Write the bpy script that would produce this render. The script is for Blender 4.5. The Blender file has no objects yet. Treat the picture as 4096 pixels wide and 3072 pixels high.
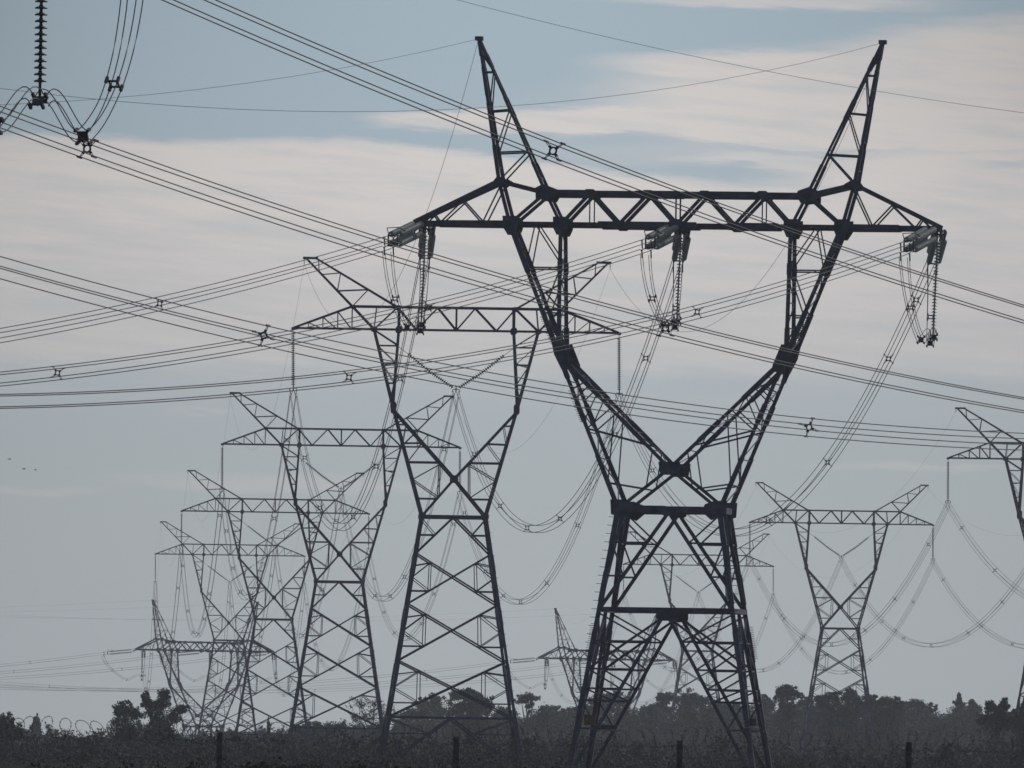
import bpy, math, random
from mathutils import Vector, Matrix
random.seed(7)
R = math.radians
scene = bpy.context.scene
COL = scene.collection

# ------------------------------------------------------------------ camera
F = 56500.0                 # focal length in pixels of a 4096 px wide frame
EYE = 1.7
ROLL = R(0.85)
PITCH = math.atan((3005 - 1536) / F)
cam_d = bpy.data.cameras.new('camera'); cam = bpy.data.objects.new('camera', cam_d); COL.objects.link(cam)
cam_d.sensor_width = 36.0; cam_d.lens = F / 4096 * 36.0
cam_d.clip_start = 1.0; cam_d.clip_end = 20000
CAMROT = Matrix.Rotation(math.pi / 2 + PITCH, 4, 'X') @ Matrix.Rotation(ROLL, 4, 'Z')
cam.matrix_world = Matrix.Translation((0, 0, EYE)) @ CAMROT
scene.camera = cam

def P(px, py, D):
    """point at distance D along +Y seen at pixel (px, py) of the 4096 x 3072 photograph"""
    d = CAMROT @ Vector((px - 2048, -(py - 1536), -F, 0))
    d = Vector(d[:3])
    return Vector((0, 0, EYE)) + d * (D / d.y)

# ------------------------------------------------------------------ sky and sun
SUN_EL, SUN_AZ = R(34), R(38)          # azimuth measured from +Y towards +X
world = bpy.data.worlds.new('World'); scene.world = world; world.use_nodes = True
wt = world.node_tree; wt.nodes.clear()
def WN(t, **k):
    n = wt.nodes.new(t)
    for a, b in k.items(): setattr(n, a, b)
    return n
def wset(sock, v):
    if isinstance(v, bpy.types.NodeSocket): wt.links.new(v, sock)
    else: sock.default_value = v
def WM(op, a, b=None, c=None, clamp=False):
    n = WN('ShaderNodeMath', operation=op, use_clamp=clamp)
    wset(n.inputs[0], a)
    if b is not None: wset(n.inputs[1], b)
    if c is not None: wset(n.inputs[2], c)
    return n.outputs[0]
def WS(x, lo, hi):
    n = WN('ShaderNodeMapRange', interpolation_type='SMOOTHSTEP')
    wset(n.inputs['Value'], x); n.inputs['From Min'].default_value = lo; n.inputs['From Max'].default_value = hi
    n.inputs['To Min'].default_value = 0; n.inputs['To Max'].default_value = 1
    return n.outputs[0]
def WMIX(f, a, b):
    n = WN('ShaderNodeMix', data_type='RGBA'); wset(n.inputs[0], f); wset(n.inputs[6], a); wset(n.inputs[7], b)
    return n.outputs[2]
tc = WN('ShaderNodeTexCoord'); sp = WN('ShaderNodeSeparateXYZ'); wt.links.new(tc.outputs['Generated'], sp.inputs[0])
dy = WM('MAXIMUM', sp.outputs[1], 0.02)
# azimuth / elevation of the sky in units of 1/2212 of the field of view
SU = F / 4096 * 2212
U = WM('MULTIPLY', WM('DIVIDE', sp.outputs[0], dy), SU)
V = WM('MULTIPLY', WM('DIVIDE', sp.outputs[2], dy), SU)
cmb = WN('ShaderNodeCombineXYZ'); wset(cmb.inputs[0], WM('MULTIPLY', U, 0.0011)); wset(cmb.inputs[1], WM('MULTIPLY', V, 0.0058))
def WNOISE(scale, detail, off, rough=0.5):
    mp = WN('ShaderNodeVectorMath', operation='ADD'); wt.links.new(cmb.outputs[0], mp.inputs[0]); mp.inputs[1].default_value = off
    n = WN('ShaderNodeTexNoise'); wt.links.new(mp.outputs[0], n.inputs['Vector'])
    n.inputs['Scale'].default_value = scale; n.inputs['Detail'].default_value = detail; n.inputs['Roughness'].default_value = rough
    return WM('SUBTRACT', n.outputs['Fac'], 0.5)
n1 = WNOISE(2.2, 4, (3.1, 0, 0)); n2 = WNOISE(2.0, 4, (0, 7.7, 4)); n3 = WNOISE(5.0, 5, (9, 1, 2), 0.6); n4 = WNOISE(1.6, 3, (5, 5, 5))
cmb_main = cmb; cmb = WN('ShaderNodeCombineXYZ'); wset(cmb.inputs[0], WM('MULTIPLY', U, 0.0018)); wset(cmb.inputs[1], WM('ADD', WM('MULTIPLY', V, 0.021), WM('MULTIPLY', U, 0.0016)))
n5 = WNOISE(1.5, 6, (2, 9, 4), 0.62); cmb = cmb_main     # fine streaks drawn out by the wind
Uw = WM('ADD', U, WM('MULTIPLY', n1, 130))
Vw = WM('ADD', WM('ADD', V, WM('MULTIPLY', n2, 46)), WM('ADD', WM('MULTIPLY', n3, 32), WM('MULTIPLY', n5, 42)))
def blob(x, y, rx, ry, lo=1.15, hi=0.7, amt=1.0):
    # ellipse of cloud centred on picture column x / row y (2212 wide), in sky angles
    u0 = x - 1106; v0 = 1623 - y - (x - 1106) * -0.0148
    a = WM('POWER', WM('ABSOLUTE', WM('DIVIDE', WM('SUBTRACT', Uw, u0), rx)), 2.0)
    b = WM('POWER', WM('ABSOLUTE', WM('DIVIDE', WM('SUBTRACT', Vw, v0), ry)), 2.0)
    m = WS(WM('SQRT', WM('ADD', a, b)), lo, hi)
    return m if amt == 1.0 else WM('MULTIPLY', m, amt)
mask = None
for args in [(2150, 215, 900, 125), (2350, 130, 620, 85), (1790, 152, 520, 46), (1030, 262, 260, 30), (1500, 262, 560, 40),
             (1650, 2, 420, 22, 1.2, 0.4, 0.75), (1900, 285, 620, 45), (2250, 50, 300, 30, 1.2, 0.3, .6), (2200, 385, 640, 80, 1.15, .6), (1800, 348, 430, 22, 1.2, .5, .85), (1750, 290, 760, 130, 1.2, .3, .42)]:
    b = blob(*args); mask = b if mask is None else WM('MAXIMUM', mask, b)
# the broad sheet: sharp upper edge, long soft lower edge
edge = WM('ADD', 1623 - 306, WM('MULTIPLY', WM('MINIMUM', WM('MAXIMUM', WM('ADD', Uw, 350), 0.0), 760.0), -0.105))
sheet = WM('MULTIPLY', WS(WM('SUBTRACT', edge, Vw), -12, 16), WS(Vw, 1623 - 850, 1623 - 760))
lower = WM('MULTIPLY', WM('MULTIPLY', WS(WM('SUBTRACT', edge, Vw), -12, 16), WS(Vw, 1623 - 960, 1623 - 800)), 0.25)
mask = WM('MAXIMUM', mask, WM('MAXIMUM', sheet, lower))
gap = WM('MAXIMUM', blob(1330, 306, 200, 20, 1.2, 0.2, 0.55), WM('MAXIMUM', blob(1560, 372, 230, 17, 1.2, 0.2, .6), blob(2230, 352, 160, 14, 1.2, 0.2, .45)))
mask = WM('MULTIPLY', mask, WM('SUBTRACT', 1.0, gap))
for args in [(430, 893, 100, 9, 1.3, 0.1, .5), (640, 1044, 430, 20, 1.3, 0.1, .5), (1980, 1014, 260, 10, 1.3, 0.1, .5), (60, 1058, 170, 12, 1.3, 0.1, .5)]:
    mask = WM('MAXIMUM', mask, blob(*args))
mask = WM('MULTIPLY', mask, WM('ADD', 0.95, WM('ADD', WM('MULTIPLY', n4, 0.35), WM('MULTIPLY', n5, 0.95))), clamp=True)
front = WS(sp.outputs[1], 0.90, 0.97)
gcl = WN('ShaderNodeTexNoise'); wt.links.new(tc.outputs['Generated'], gcl.inputs['Vector']); gcl.inputs['Scale'].default_value = 3.5; gcl.inputs['Detail'].default_value = 6
broken = WM('MULTIPLY', WS(gcl.outputs['Fac'], 0.45, 0.62), 0.8)
mask = WM('ADD', WM('MULTIPLY', mask, front), WM('MULTIPLY', broken, WM('SUBTRACT', 1.0, front)))
sky = WN('ShaderNodeTexSky', sky_type='NISHITA'); sky.sun_disc = False
sky.sun_elevation = SUN_EL; sky.sun_rotation = SUN_AZ
sky.air_density = 1.0; sky.dust_density = 0.3; sky.ozone_density = 5.0
# thin high veil greys the blue and thickens towards the horizon
elv = sp.outputs[2]
veil = WM('SUBTRACT', 0.86, WM('MULTIPLY', WS(V, 700, 1650), 0.14))
veil_col = (3.3, 4.1, 5.15, 1)
low_col = (4.4, 4.82, 5.04, 1)
vc = WMIX(WS(V, 1300, 200), veil_col, low_col)
base = WMIX(WM('MULTIPLY', veil, 1.0), sky.outputs[0], vc)
base = WMIX(WM('MULTIPLY', WS(V, 1150, 350), 0.75), base, low_col)
cl_hi = (7.3, 6.95, 6.75, 1); cl_lo = (5.9, 5.8, 5.8, 1)
cl = WMIX(WM('ADD', WS(V, 820, 1300), WM('ADD', WM('MULTIPLY', n4, 0.5), WM('MULTIPLY', n5, 0.9)), clamp=True), cl_lo, cl_hi)
# away from the sun (behind the camera) the clouds are plainly darker
back = WS(sp.outputs[1], 0.2, -0.6)
cl = WMIX(back, cl, (1.8, 1.9, 2.1, 1))
base = WMIX(back, base, (0.9, 1.2, 1.7, 1))
out = WMIX(mask, base, cl)
# lens vignetting painted into the sky colour: darker outwards, most in the top corners
side = WM('ADD', WM('POWER', WM('DIVIDE', WM('ABSOLUTE', WM('SUBTRACT', U, 120)), 1250), 2.0), WM('POWER', WM('DIVIDE', WM('ABSOLUTE', WM('SUBTRACT', V, 900)), 1500), 2.0))
dim = WM('MULTIPLY', WM("MINIMUM", side, 1.5), 0.13)
dim = WM('ADD', dim, WM('MULTIPLY', WM('MULTIPLY', WM('MINIMUM', WM('POWER', WM('DIVIDE', WM('ABSOLUTE', U), 1100), 2.0), 1.5), WS(V, 900, 1600)), 0.17))
out = WMIX(WM('MULTIPLY', dim, front), out, (0.30, 0.30, 0.32, 1))
bg = WN('ShaderNodeBackground'); wt.links.new(out, bg.inputs[0]); bg.inputs[1].default_value = 0.089
wo = WN('ShaderNodeOutputWorld'); wt.links.new(bg.outputs[0], wo.inputs[0])

sun_d = bpy.data.lights.new('sun', 'SUN'); sun_d.energy = 2.0; sun_d.angle = R(0.53); sun_d.color = (1, 0.95, 0.87)
sun = bpy.data.objects.new('sun', sun_d); COL.objects.link(sun)
sdir = Vector((math.cos(SUN_EL) * math.sin(SUN_AZ), math.cos(SUN_EL) * math.cos(SUN_AZ), math.sin(SUN_EL)))
sun.rotation_euler = sdir.to_track_quat('Z', 'Y').to_euler(); sun.location = (0, 0, 200)
vs = scene.view_settings
vs.view_transform = 'Standard'; vs.look = 'None'; vs.exposure = 0.0; vs.gamma = 1.0; vs.use_curve_mapping = False
scene.cycles.volume_bounces = 1; scene.cycles.max_bounces = 6
scene.cycles.use_denoising = True; scene.cycles.denoiser = 'OPENIMAGEDENOISE'
scene.cycles.pixel_filter_type = 'BLACKMAN_HARRIS'; scene.cycles.filter_width = 1.6

# ------------------------------------------------------------------ materials
def mat(name, c1, c2=None, scale=3.0, rough=0.7, metal=0.0, spec=0.4, detail=4, trans=0.0):
    m = bpy.data.materials.new(name); m.use_nodes = True; t = m.node_tree; b = t.nodes['Principled BSDF']
    b.inputs['Roughness'].default_value = rough; b.inputs['Metallic'].default_value = metal
    b.inputs['Specular IOR Level'].default_value = spec
    if trans: b.inputs['Transmission Weight'].default_value = trans
    if c2:
        co = t.nodes.new('ShaderNodeTexCoord'); n = t.nodes.new('ShaderNodeTexNoise'); r = t.nodes.new('ShaderNodeValToRGB')
        n.inputs['Scale'].default_value = scale; n.inputs['Detail'].default_value = detail
        r.color_ramp.elements[0].position = 0.35; r.color_ramp.elements[1].position = 0.68
        r.color_ramp.elements[0].color = (*c1, 1); r.color_ramp.elements[1].color = (*c2, 1)
        t.links.new(co.outputs['Object'], n.inputs['Vector']); t.links.new(n.outputs['Fac'], r.inputs[0]); t.links.new(r.outputs[0], b.inputs['Base Color'])
    else: b.inputs['Base Color'].default_value = (*c1, 1)
    return m
STEEL = mat('weathered_steel', (0.038, 0.040, 0.078), (0.095, 0.095, 0.145), 1.7, 0.75, 0.0, 0.25)
STEEL_FAR = mat('grey_steel', (0.028, 0.031, 0.072), (0.052, 0.056, 0.112), 1.3, 0.75, 0.0, 0.25)
WIRE = mat('aged_aluminium_wire', (0.035, 0.033, 0.045), (0.06, 0.057, 0.07), 0.4, 0.7, 0.0, 0.2)
FITTING = mat('dark_fitting', (0.045, 0.045, 0.052), (0.07, 0.07, 0.075), 6, 0.6, 0.0, 0.3)
GLASS = mat('toughened_glass_disc', (0.31, 0.33, 0.325), (0.42, 0.44, 0.435), 9, 0.4, 0.0, 0.5)
PORC = mat('dark_insulator_disc', (0.035, 0.038, 0.05), (0.06, 0.063, 0.075), 8, 0.5, 0.0, 0.3)
CONC = mat('weathered_concrete', (0.085, 0.082, 0.078), (0.16, 0.155, 0.145), 9, 0.92, 0, 0.1)
RAZOR = mat('razor_tape', (0.07, 0.073, 0.08), (0.12, 0.12, 0.125), 5, 0.8, 0.0, 0.1)
SIGN = mat('rusty_yellow_plate', (0.16, 0.10, 0.03), (0.09, 0.06, 0.035), 5, 0.8)
PLANK = mat('pale_plate', (0.28, 0.28, 0.27), (0.16, 0.16, 0.15), 6, 0.8)
BARK = mat('bark', (0.07, 0.06, 0.05), (0.12, 0.10, 0.085), 4, 0.95, 0, 0.1)
def leafmat(name, a, b, s=0.8):
    m = mat(name, a, b, s, 0.75, 0, 0.15, 5); return m
LEAF = [leafmat('foliage_dark', (0.020, 0.026, 0.018), (0.042, 0.048, 0.030)), leafmat('foliage_grey_green', (0.026, 0.032, 0.026), (0.052, 0.056, 0.042)),
        leafmat('foliage_brown', (0.028, 0.026, 0.023), (0.05, 0.045, 0.037)), leafmat('foliage_near', (0.016, 0.020, 0.015), (0.032, 0.038, 0.024))]
GRASS = mat('rough_pasture', (0.014, 0.017, 0.011), (0.030, 0.030, 0.020), 0.05, 1.0, 0, 0.0, 8)
FEATHER = mat('dark_feather', (0.03, 0.03, 0.03))

# ------------------------------------------------------------------ helpers
def tag(o, label=None, cat=None, group=None, kind=None):
    if label: o['label'] = label
    if cat: o['category'] = cat
    if group: o['group'] = group
    if kind: o['kind'] = kind
    return o
def empty(name, loc=(0, 0, 0), rz=0.0):
    o = bpy.data.objects.new(name, None); COL.objects.link(o); o.location = loc; o.rotation_euler = (0, 0, rz); o.empty_display_size = .5
    return o
class MB:
    q = 1.0
    def __init__(s): s.v = []; s.f = []
    def bar(s, a, b, w=0.1, h=None, L=False, ref=(0, 1, 0)):
        a = Vector(a); b = Vector(b); d = b - a
        if d.length < 1e-5: return
        d.normalize(); r = Vector(ref)
        if abs(d.dot(r)) > 0.97: r = Vector((1, 0, 0))
        x = d.cross(r).normalized(); y = x.cross(d).normalized()
        h = h or w; W = w / 2; H = h / 2; t = min(w, h) * 0.22
        if L: prof = [(-W, -H), (W, -H), (W, -H + t), (-W + t, -H + t), (-W + t, H), (-W, H)]
        else: prof = [(-W, -H), (W, -H), (W, H), (-W, H)]
        n = len(prof); k = len(s.v); q_ = s.q
        if q_ != 1: prof = [(u * q_, v * q_) for (u, v) in prof]
        for p in (a, b):
            for (u, v) in prof: s.v.append(tuple(p + x * u + y * v))
        for i in range(n):
            j = (i + 1) % n; s.f.append((k + i, k + j, k + n + j, k + n + i))
        s.f.append(tuple(k + n - 1 - i for i in range(n))); s.f.append(tuple(k + n + i for i in range(n)))
    def tube(s, pts, r, n=5, r2=None):
        pts = [Vector(p) for p in pts]; k = len(s.v); m = len(pts)
        for i, p in enumerate(pts):
            d = (pts[min(i + 1, m - 1)] - pts[max(i - 1, 0)])
            if d.length < 1e-9: d = Vector((0, 0, 1))
            d.normalize(); up = Vector((0, 0, 1)) if abs(d.z) < 0.9 else Vector((1, 0, 0))
            x = d.cross(up).normalized(); y = x.cross(d)
            rr = r if r2 is None else r + (r2 - r) * i / (m - 1)
            for j in range(n):
                a = 2 * math.pi * j / n; s.v.append(tuple(p + x * (rr * math.cos(a)) + y * (rr * math.sin(a))))
        for i in range(m - 1):
            for j in range(n):
                j2 = (j + 1) % n; s.f.append((k + i * n + j, k + i * n + j2, k + (i + 1) * n + j2, k + (i + 1) * n + j))
        s.f.append(tuple(k + n - 1 - j for j in range(n))); s.f.append(tuple(k + (m - 1) * n + j for j in range(n)))
    def lathe(s, a, b, prof, n=12):
        """prof: (t along a-b in metres, radius)"""
        a = Vector(a); b = Vector(b); d = (b - a).normalized(); up = Vector((0, 0, 1)) if abs(d.z) < .9 else Vector((1, 0, 0))
        x = d.cross(up).normalized(); y = x.cross(d); k = len(s.v); m = len(prof)
        for (t, r) in prof:
            for j in range(n):
                an = 2 * math.pi * j / n; s.v.append(tuple(a + d * t + x * (r * math.cos(an)) + y * (r * math.sin(an))))
        for i in range(m - 1):
            for j in range(n):
                j2 = (j + 1) % n; s.f.append((k + i * n + j, k + i * n + j2, k + (i + 1) * n + j2, k + (i + 1) * n + j))
        s.f.append(tuple(k + n - 1 - j for j in range(n))); s.f.append(tuple(k + (m - 1) * n + j for j in range(n)))
    def plate(s, x, z, y, rx, rz, th=0.03, sides=8, rot=None):
        """gusset plate in the face plane"""
        k = len(s.v)
        c = .62
        prof = [(-1, -c), (-c, -1), (c, -1), (1, -c), (1, c), (c, 1), (-c, 1), (-1, c)]
        for yy in (y - th / 2, y + th / 2):
            for (u, v) in prof: s.v.append((x + rx * .8 * u, yy, z + rz * .8 * v))
        n = 8
        for i in range(n): j = (i + 1) % n; s.f.append((k + i, k + j, k + n + j, k + n + i))
        s.f.append(tuple(k + n - 1 - i for i in range(n))); s.f.append(tuple(k + n + i for i in range(n)))
    def poly(s, pts, y, th=.03):
        k = len(s.v); n = len(pts)
        for yy in (y - th / 2, y + th / 2):
            for (x, z) in pts: s.v.append((x, yy, z))
        for i in range(n): j = (i + 1) % n; s.f.append((k + i, k + j, k + n + j, k + n + i))
        s.f.append(tuple(k + n - 1 - i for i in range(n))); s.f.append(tuple(k + n + i for i in range(n)))
    def box(s, c, sx, sy, sz):
        c = Vector(c); s.bar(c - Vector((0, 0, sz / 2)), c + Vector((0, 0, sz / 2)), sx, sy, ref=(0, 1, 0))
    def mesh(s, name):
        me = bpy.data.meshes.new(name); me.from_pydata(s.v, [], s.f); me.update(); return me
    def build(s, name, m, parent=None):
        me = s.mesh(name); me.materials.append(m)
        o = bpy.data.objects.new(name, me); COL.objects.link(o)
        if parent: o.parent = parent
        return o
def inst(name, me, parent, mtx=None):
    o = bpy.data.objects.new(name, me); COL.objects.link(o); o.parent = parent
    if mtx is not None: o.matrix_local = mtx
    return o
def children(o): return [c for c in list(CHILD.get(o.name, []))]
CHILD = {}
def copy_tree(o, parent=None):
    c = o.copy(); COL.objects.link(c); c.parent = parent
    if parent: c.matrix_parent_inverse = Matrix()
    for ch in o.children: copy_tree(ch, c)
    return c

# ------------------------------------------------------------------ towers
def lerp(a, b, t): return a + (b - a) * t
def interp(tab, z):
    for (z0, v0), (z1, v1) in zip(tab, tab[1:]):
        if z1 <= z <= z0: return lerp(v0, v1, (z0 - z) / (z0 - z1))
    return tab[0][1] if z > tab[0][0] else tab[-1][1]

def build_tower(kind, H):
    """kind 'strain' (the big dark tower) or 'suspension'. z = 0 at the foot, arm bottom chord at z = H."""
    strain = kind == 'strain'
    ML = STEEL if strain else STEEL_FAR
    if strain:
        tipx, outx, inx = 14.25, 8.97, 6.21
        peak_top, wz = 10.0, 15.3; w0, sl = 2.73, 0.158
        dtab = [(0, 2.4), (-7.1, 4.3), (-13.1, 5.3), (-15.3, 5.46), (-40, 5.46 + 24.7 * 0.316)]
        d_arm, d_tip, z_out = 2.4, 1.0, 2.3
    else:
        tipx, outx, inx = 13.0, 6.58, 4.6
        peak_top, wz = 5.6, 14.9; w0, sl = 2.54, 0.153
        dtab = [(0, 1.5), (-6.0, 2.9), (-14.9, 5.08), (-40, 5.08 + 25.1 * 0.306)]
        d_arm, d_tip, z_out = 1.5, 0.3, 1.8
    def dep(x, z):
        x = abs(x)
        if z < -0.01: return interp(dtab, z)
        d = d_arm
        if x > outx and z <= z_out * 0.99: d = lerp(d_arm, d_tip, min(1, (x - outx) / (tipx - outx)))
        if strain and z > 2.35: d = lerp(d_arm, 0.35, (z - 2.3) / (peak_top - 2.3))
        if not strain and z > 1.85: d = lerp(d_arm, 0.25, (z - 1.8) / (peak_top - 1.8))
        return d
    def fb(mb, a, b, w, L=strain, off=0.0, h=None):
        """the same member in the front and the rear face"""
        for s in (-1, 1):
            mb.bar((a[0], s * (dep(*a) / 2 + off), H + a[1]), (b[0], s * (dep(*b) / 2 + off), H + b[1]), w, h, L)
    def lr(mb, a, b, w, **k):
        fb(mb, a, b, w, **k); fb(mb, (-a[0], a[1]), (-b[0], b[1]), w, **k)
    def tie(mb, a, w):
        for sx in (-1, 1): mb.bar((sx * a[0], -dep(*a) / 2, H + a[1]), (sx * a[0], dep(*a) / 2, H + a[1]), w)
    def lace(mb, a, b, n, w):
        """zigzag between the front and the rear face along a member"""
        for sx in (-1, 1):
            prev = None
            for i in range(n + 1):
                t = i / n; x, z = lerp(a[0], b[0], t), lerp(a[1], b[1], t); d = dep(x, z) / 2
                s = 1 if i % 2 else -1
                p = Vector((sx * x, s * d, H + z)); q = Vector((sx * x, -s * d, H + z))
                if prev is not None: mb.bar(prev, p, w)
                if 0 < i < n: mb.bar(p, q, w)
                prev = p
    def gus(mb, a, rx, rz, sides=8):
        for sx in ((-1, 1) if a[0] else (1,)):
            for s in (-1, 1):
                g = MB(); g.plate(sx * a[0], H + a[1], s * (dep(*a) / 2 + (0.215 if strain else 0.10)), rx, rz, 0.03, sides); g.build('gusset_plate', ML, root)
            
    def pgus(a, pts):
        for sx in ((-1, 1) if a[0] else (1,)):
            for s in (-1, 1):
                g = MB(); g.poly([(sx * x, H + z) for (x, z) in pts], s * (dep(*a) / 2 + .20)); g.build('gusset_plate', ML, root)
    root = empty('strain_tower' if strain else 'suspension_tower')
    arm = MB(); G = MB()
    if strain:
        c = 0.29
        fb(arm, (-tipx, 0), (tipx, 0), c); fb(arm, (-7.05, 1.68), (7.05, 1.68), c)
        # splice cover plates that make the chords look stepped
        for (x0, x1, z, w) in [(-4.2, 1.1, 0, .36), (2.9, 5.5, 0, .35), (-13, -8.9, 0, .34), (-6.8, -4.9, 1.68, .35), (1.6, 4.2, 1.68, .34), (-2.2, 0.2, 1.68, .34), (9, 12, 0, .34)]:
            fb(arm, (x0, z), (x1, z), w, L=False)
        lr(arm, (7.05, 1.68), (9.6, 2.3), .22); lr(arm, (9.6, 2.3), (tipx, 0.06), .24)
        ch = [(6.21, 0), (4.66, 1.68), (3.1, 0), (1.53, 1.68), (0, 0)]
        for a, b in zip(ch, ch[1:]): lr(arm, a, b, .19)
        lr(arm, (7.05, 1.68), (8.97, 0), .19); lr(arm, (7.05, 1.68), (6.21, 0), .17); lr(arm, (9.6, 2.3), (8.97, 0), .20)
        for (x, w) in [(4.66, .07), (0, .09)]: lr(arm, (x, 1.68), (x, 0), w)
        zz = [(9.45, 2.2), (10.5, 0), (11.6, 1.2), (12.85, 0), (13.2, 0.5), (13.7, 0)]
        for a, b in zip(zz, zz[1:]): lr(arm, a, b, .085)
        for x in [0.8 * i for i in range(0, 12)]: tie(arm, (x, 0), .08)
        for x in [1.53, 3.1, 4.66, 6.2, 7.05]: tie(arm, (x, 1.68), .09)
        for x in (10.5, 12, 13.2, 14.1): tie(arm, (x, 0), .09)
        tie(arm, (9.6, 2.3), .1)
        for (xa, xb) in zip([0.8 * i for i in range(17)], [0.8 * i for i in range(1, 18)]):
            for sx in (-1, 1):
                k = 1 if round(xa / 0.8) % 2 else -1
                arm.bar((sx * xa, -k * dep(xa, 0) / 2, H), (sx * xb, k * dep(xb, 0) / 2, H), .07)
        for a, rx, rz in [((0, 0), .46, .42), ((3.1, 0), .40, .3), ((1.53, 1.66), .40, .28), ((4.66, 1.66), .40, .30),]: gus(G, a, rx, rz)
        pgus((8.97, -.05), [(9.36, .42), (8.55, .42), (8.55, -.2), (8.72, -.62), (9.06, -.62), (9.33, -.2)])
        pgus((6.21, -.05), [(6.63, .40), (5.83, .40), (5.83, -.2), (6.0, -.58), (6.42, -.58), (6.62, -.2)])
        pgus((7.05, 1.66), [(7.60, 1.95), (7.2, 2.15), (6.58, 1.93), (6.48, 1.7), (6.72, 1.27), (7.58, 1.35)])
        pgus((9.6, 2.28), [(9.95, 2.2), (9.72, 2.5), (9.4, 2.5), (9.05, 2.3), (9.45, 2.02), (9.82, 2.06)])
        # grip spikes / bolts along the top chord
        for sx in (-1, 1):
            for i in range(9): arm.bar((sx * (2.0 + .1 * i), 1.2, H + 1.8), (sx * (2.0 + .1 * i), 1.2, H + 1.93), .025)
    else:
        c = 0.15
        fb(arm, (-tipx, 0), (tipx, 0), c); fb(arm, (-8.35, 1.8), (8.35, 1.8), c)
        lr(arm, (8.35, 1.8), (tipx, 0.03), .14)
        ch = [(6.58, 0), (4.72, 1.78), (3.2, 0), (1.5, 1.78), (0, 0)]
        for a, b in zip(ch, ch[1:]): lr(arm, a, b, .11)
        lr(arm, (8.35, 1.8), (6.58, 0), .14); fb(arm, (0, 0), (0, 1.8), .10); lr(arm, (4.6, 0), (4.6, 1.8), .17); lr(arm, (6.58, 0), (6.4, 1.8), .06)
        for x, h in [(8.35, 1.8), (9.5, 1.35), (10.68, .9), (11.85, .44)]: lr(arm, (x, h), (x, 0), .06)
        for xa, ha, xb in [(9.5, 1.35, 8.4), (10.68, .9, 9.6), (11.85, .44, 10.75)]: lr(arm, (xa, ha), (xb, 0), .06)
        for x in (0, 1.6, 3.2, 4.6, 6.58, 8.4, 9.5, 10.68, 11.85): tie(arm, (x, 0), .06)
        for x in (1.5, 3.2, 4.7, 6.5, 8.35): tie(arm, (x, 1.8), .06)
        xs = [0, 1.6, 3.2, 4.6, 6.58, 8.4, 9.5, 10.68, 11.85, 12.9]
        for i, (xa, xb) in enumerate(zip(xs, xs[1:])):
            k = 1 if i % 2 else -1
            for sx in (-1, 1): arm.bar((sx * xa, -k * dep(xa, 0) / 2, H), (sx * xb, k * dep(xb, 0) / 2, H), .05)
        for a, rx, rz in [((4.6, 0), .30, .34), ((6.58, 0), .28, .24), ((4.7, 1.75), .30, .22), ((8.35, 1.78), .20, .16)]: gus(G, a, rx, rz)
        arm.box((-tipx - .05, 0, H - .05), .25, .5, .22); arm.box((tipx + .05, 0, H - .05), .25, .5, .22)
    arm.build('crossarm', ML, root)
    # ---- the two peaks
    for sx in (-1, 1):
        pk = MB()
        def f1(a, b, w, L=strain):
            for s in (-1, 1): pk.bar((sx * a[0], s * dep(*a) / 2, H + a[1]), (sx * b[0], s * dep(*b) / 2, H + b[1]), w, None, L)
        if strain:
            tp = (10.9, 10.0); o = lambda t: (lerp(9.6, 10.9, t), lerp(2.3, 10, t)); i_ = lambda t: (lerp(7.05, 10.9, t), lerp(1.68, 10, t))
            f1((9.6, 2.3), tp, .16); f1((7.05, 1.68), tp, .13)
            for t0, t1, w in [(0, .25, .20), (.3, .55, .19), (.6, .8, .19), (.88, 1, .22)]: f1(o(t0), o(t1), w, False)
            for t0, t1, w in [(.05, .2, .17), (.5, .62, .16), (.82, .9, .17)]: f1(i_(t0), i_(t1), w, False)
            lv = [(.20, .27), (.49, .54), (.765, .785)]
            for a, b in lv: f1(o(a), i_(b), .085)
            f1(o(0), i_(.27), .08); f1(o(.20), i_(.54), .07); f1(o(.49), i_(.785), .07); f1(o(.9), i_(.80), .08)
            pk.box((sx * 10.92, 0, H + 10.02), .42, .5, .22)
            pk.bar((sx * 10.9, 0, H + 10), (sx * 11.1, 0, H + 10.06), .1)
            for t in (.1, .3, .5, .7):
                for fn in (o, i_):
                    q = fn(t); pk.bar((sx * q[0], -dep(*q) / 2, H + q[1]), (sx * q[0], dep(*q) / 2, H + q[1]), .06)
                q = fn(t)
        else:
            o = lambda t: (lerp(8.35, 12.1, t), lerp(1.8, 5.6, t)); i_ = lambda t: (lerp(4.72, 11.3, t), lerp(1.78, 5.6, t))
            f1(o(0), o(1), .13); f1(i_(0), i_(1), .12)
            pk.bar((sx * 11.15, 0, H + 5.62), (sx * 12.35, 0, H + 5.62), .16, .3)
            f1(o(.32), i_(.36), .08); f1(o(.66), i_(.70), .06); f1(o(0), i_(.36), .07); f1(o(.32), i_(.70), .06); f1(o(.72), i_(.97), .06)
            for t in (.2, .45, .7):
                for fn in (o, i_):
                    q = fn(t); pk.bar((sx * q[0], -dep(*q) / 2, H + q[1]), (sx * q[0], dep(*q) / 2, H + q[1]), .05)
            pk.bar((sx * 12.25, 0, H + 5.6), (sx * 12.25, 0, H + 5.15), .05)
        pk.build('earth_wire_peak', ML, root)
    # ---- head frame: the window legs, the V and the K
    fr = MB()
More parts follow.
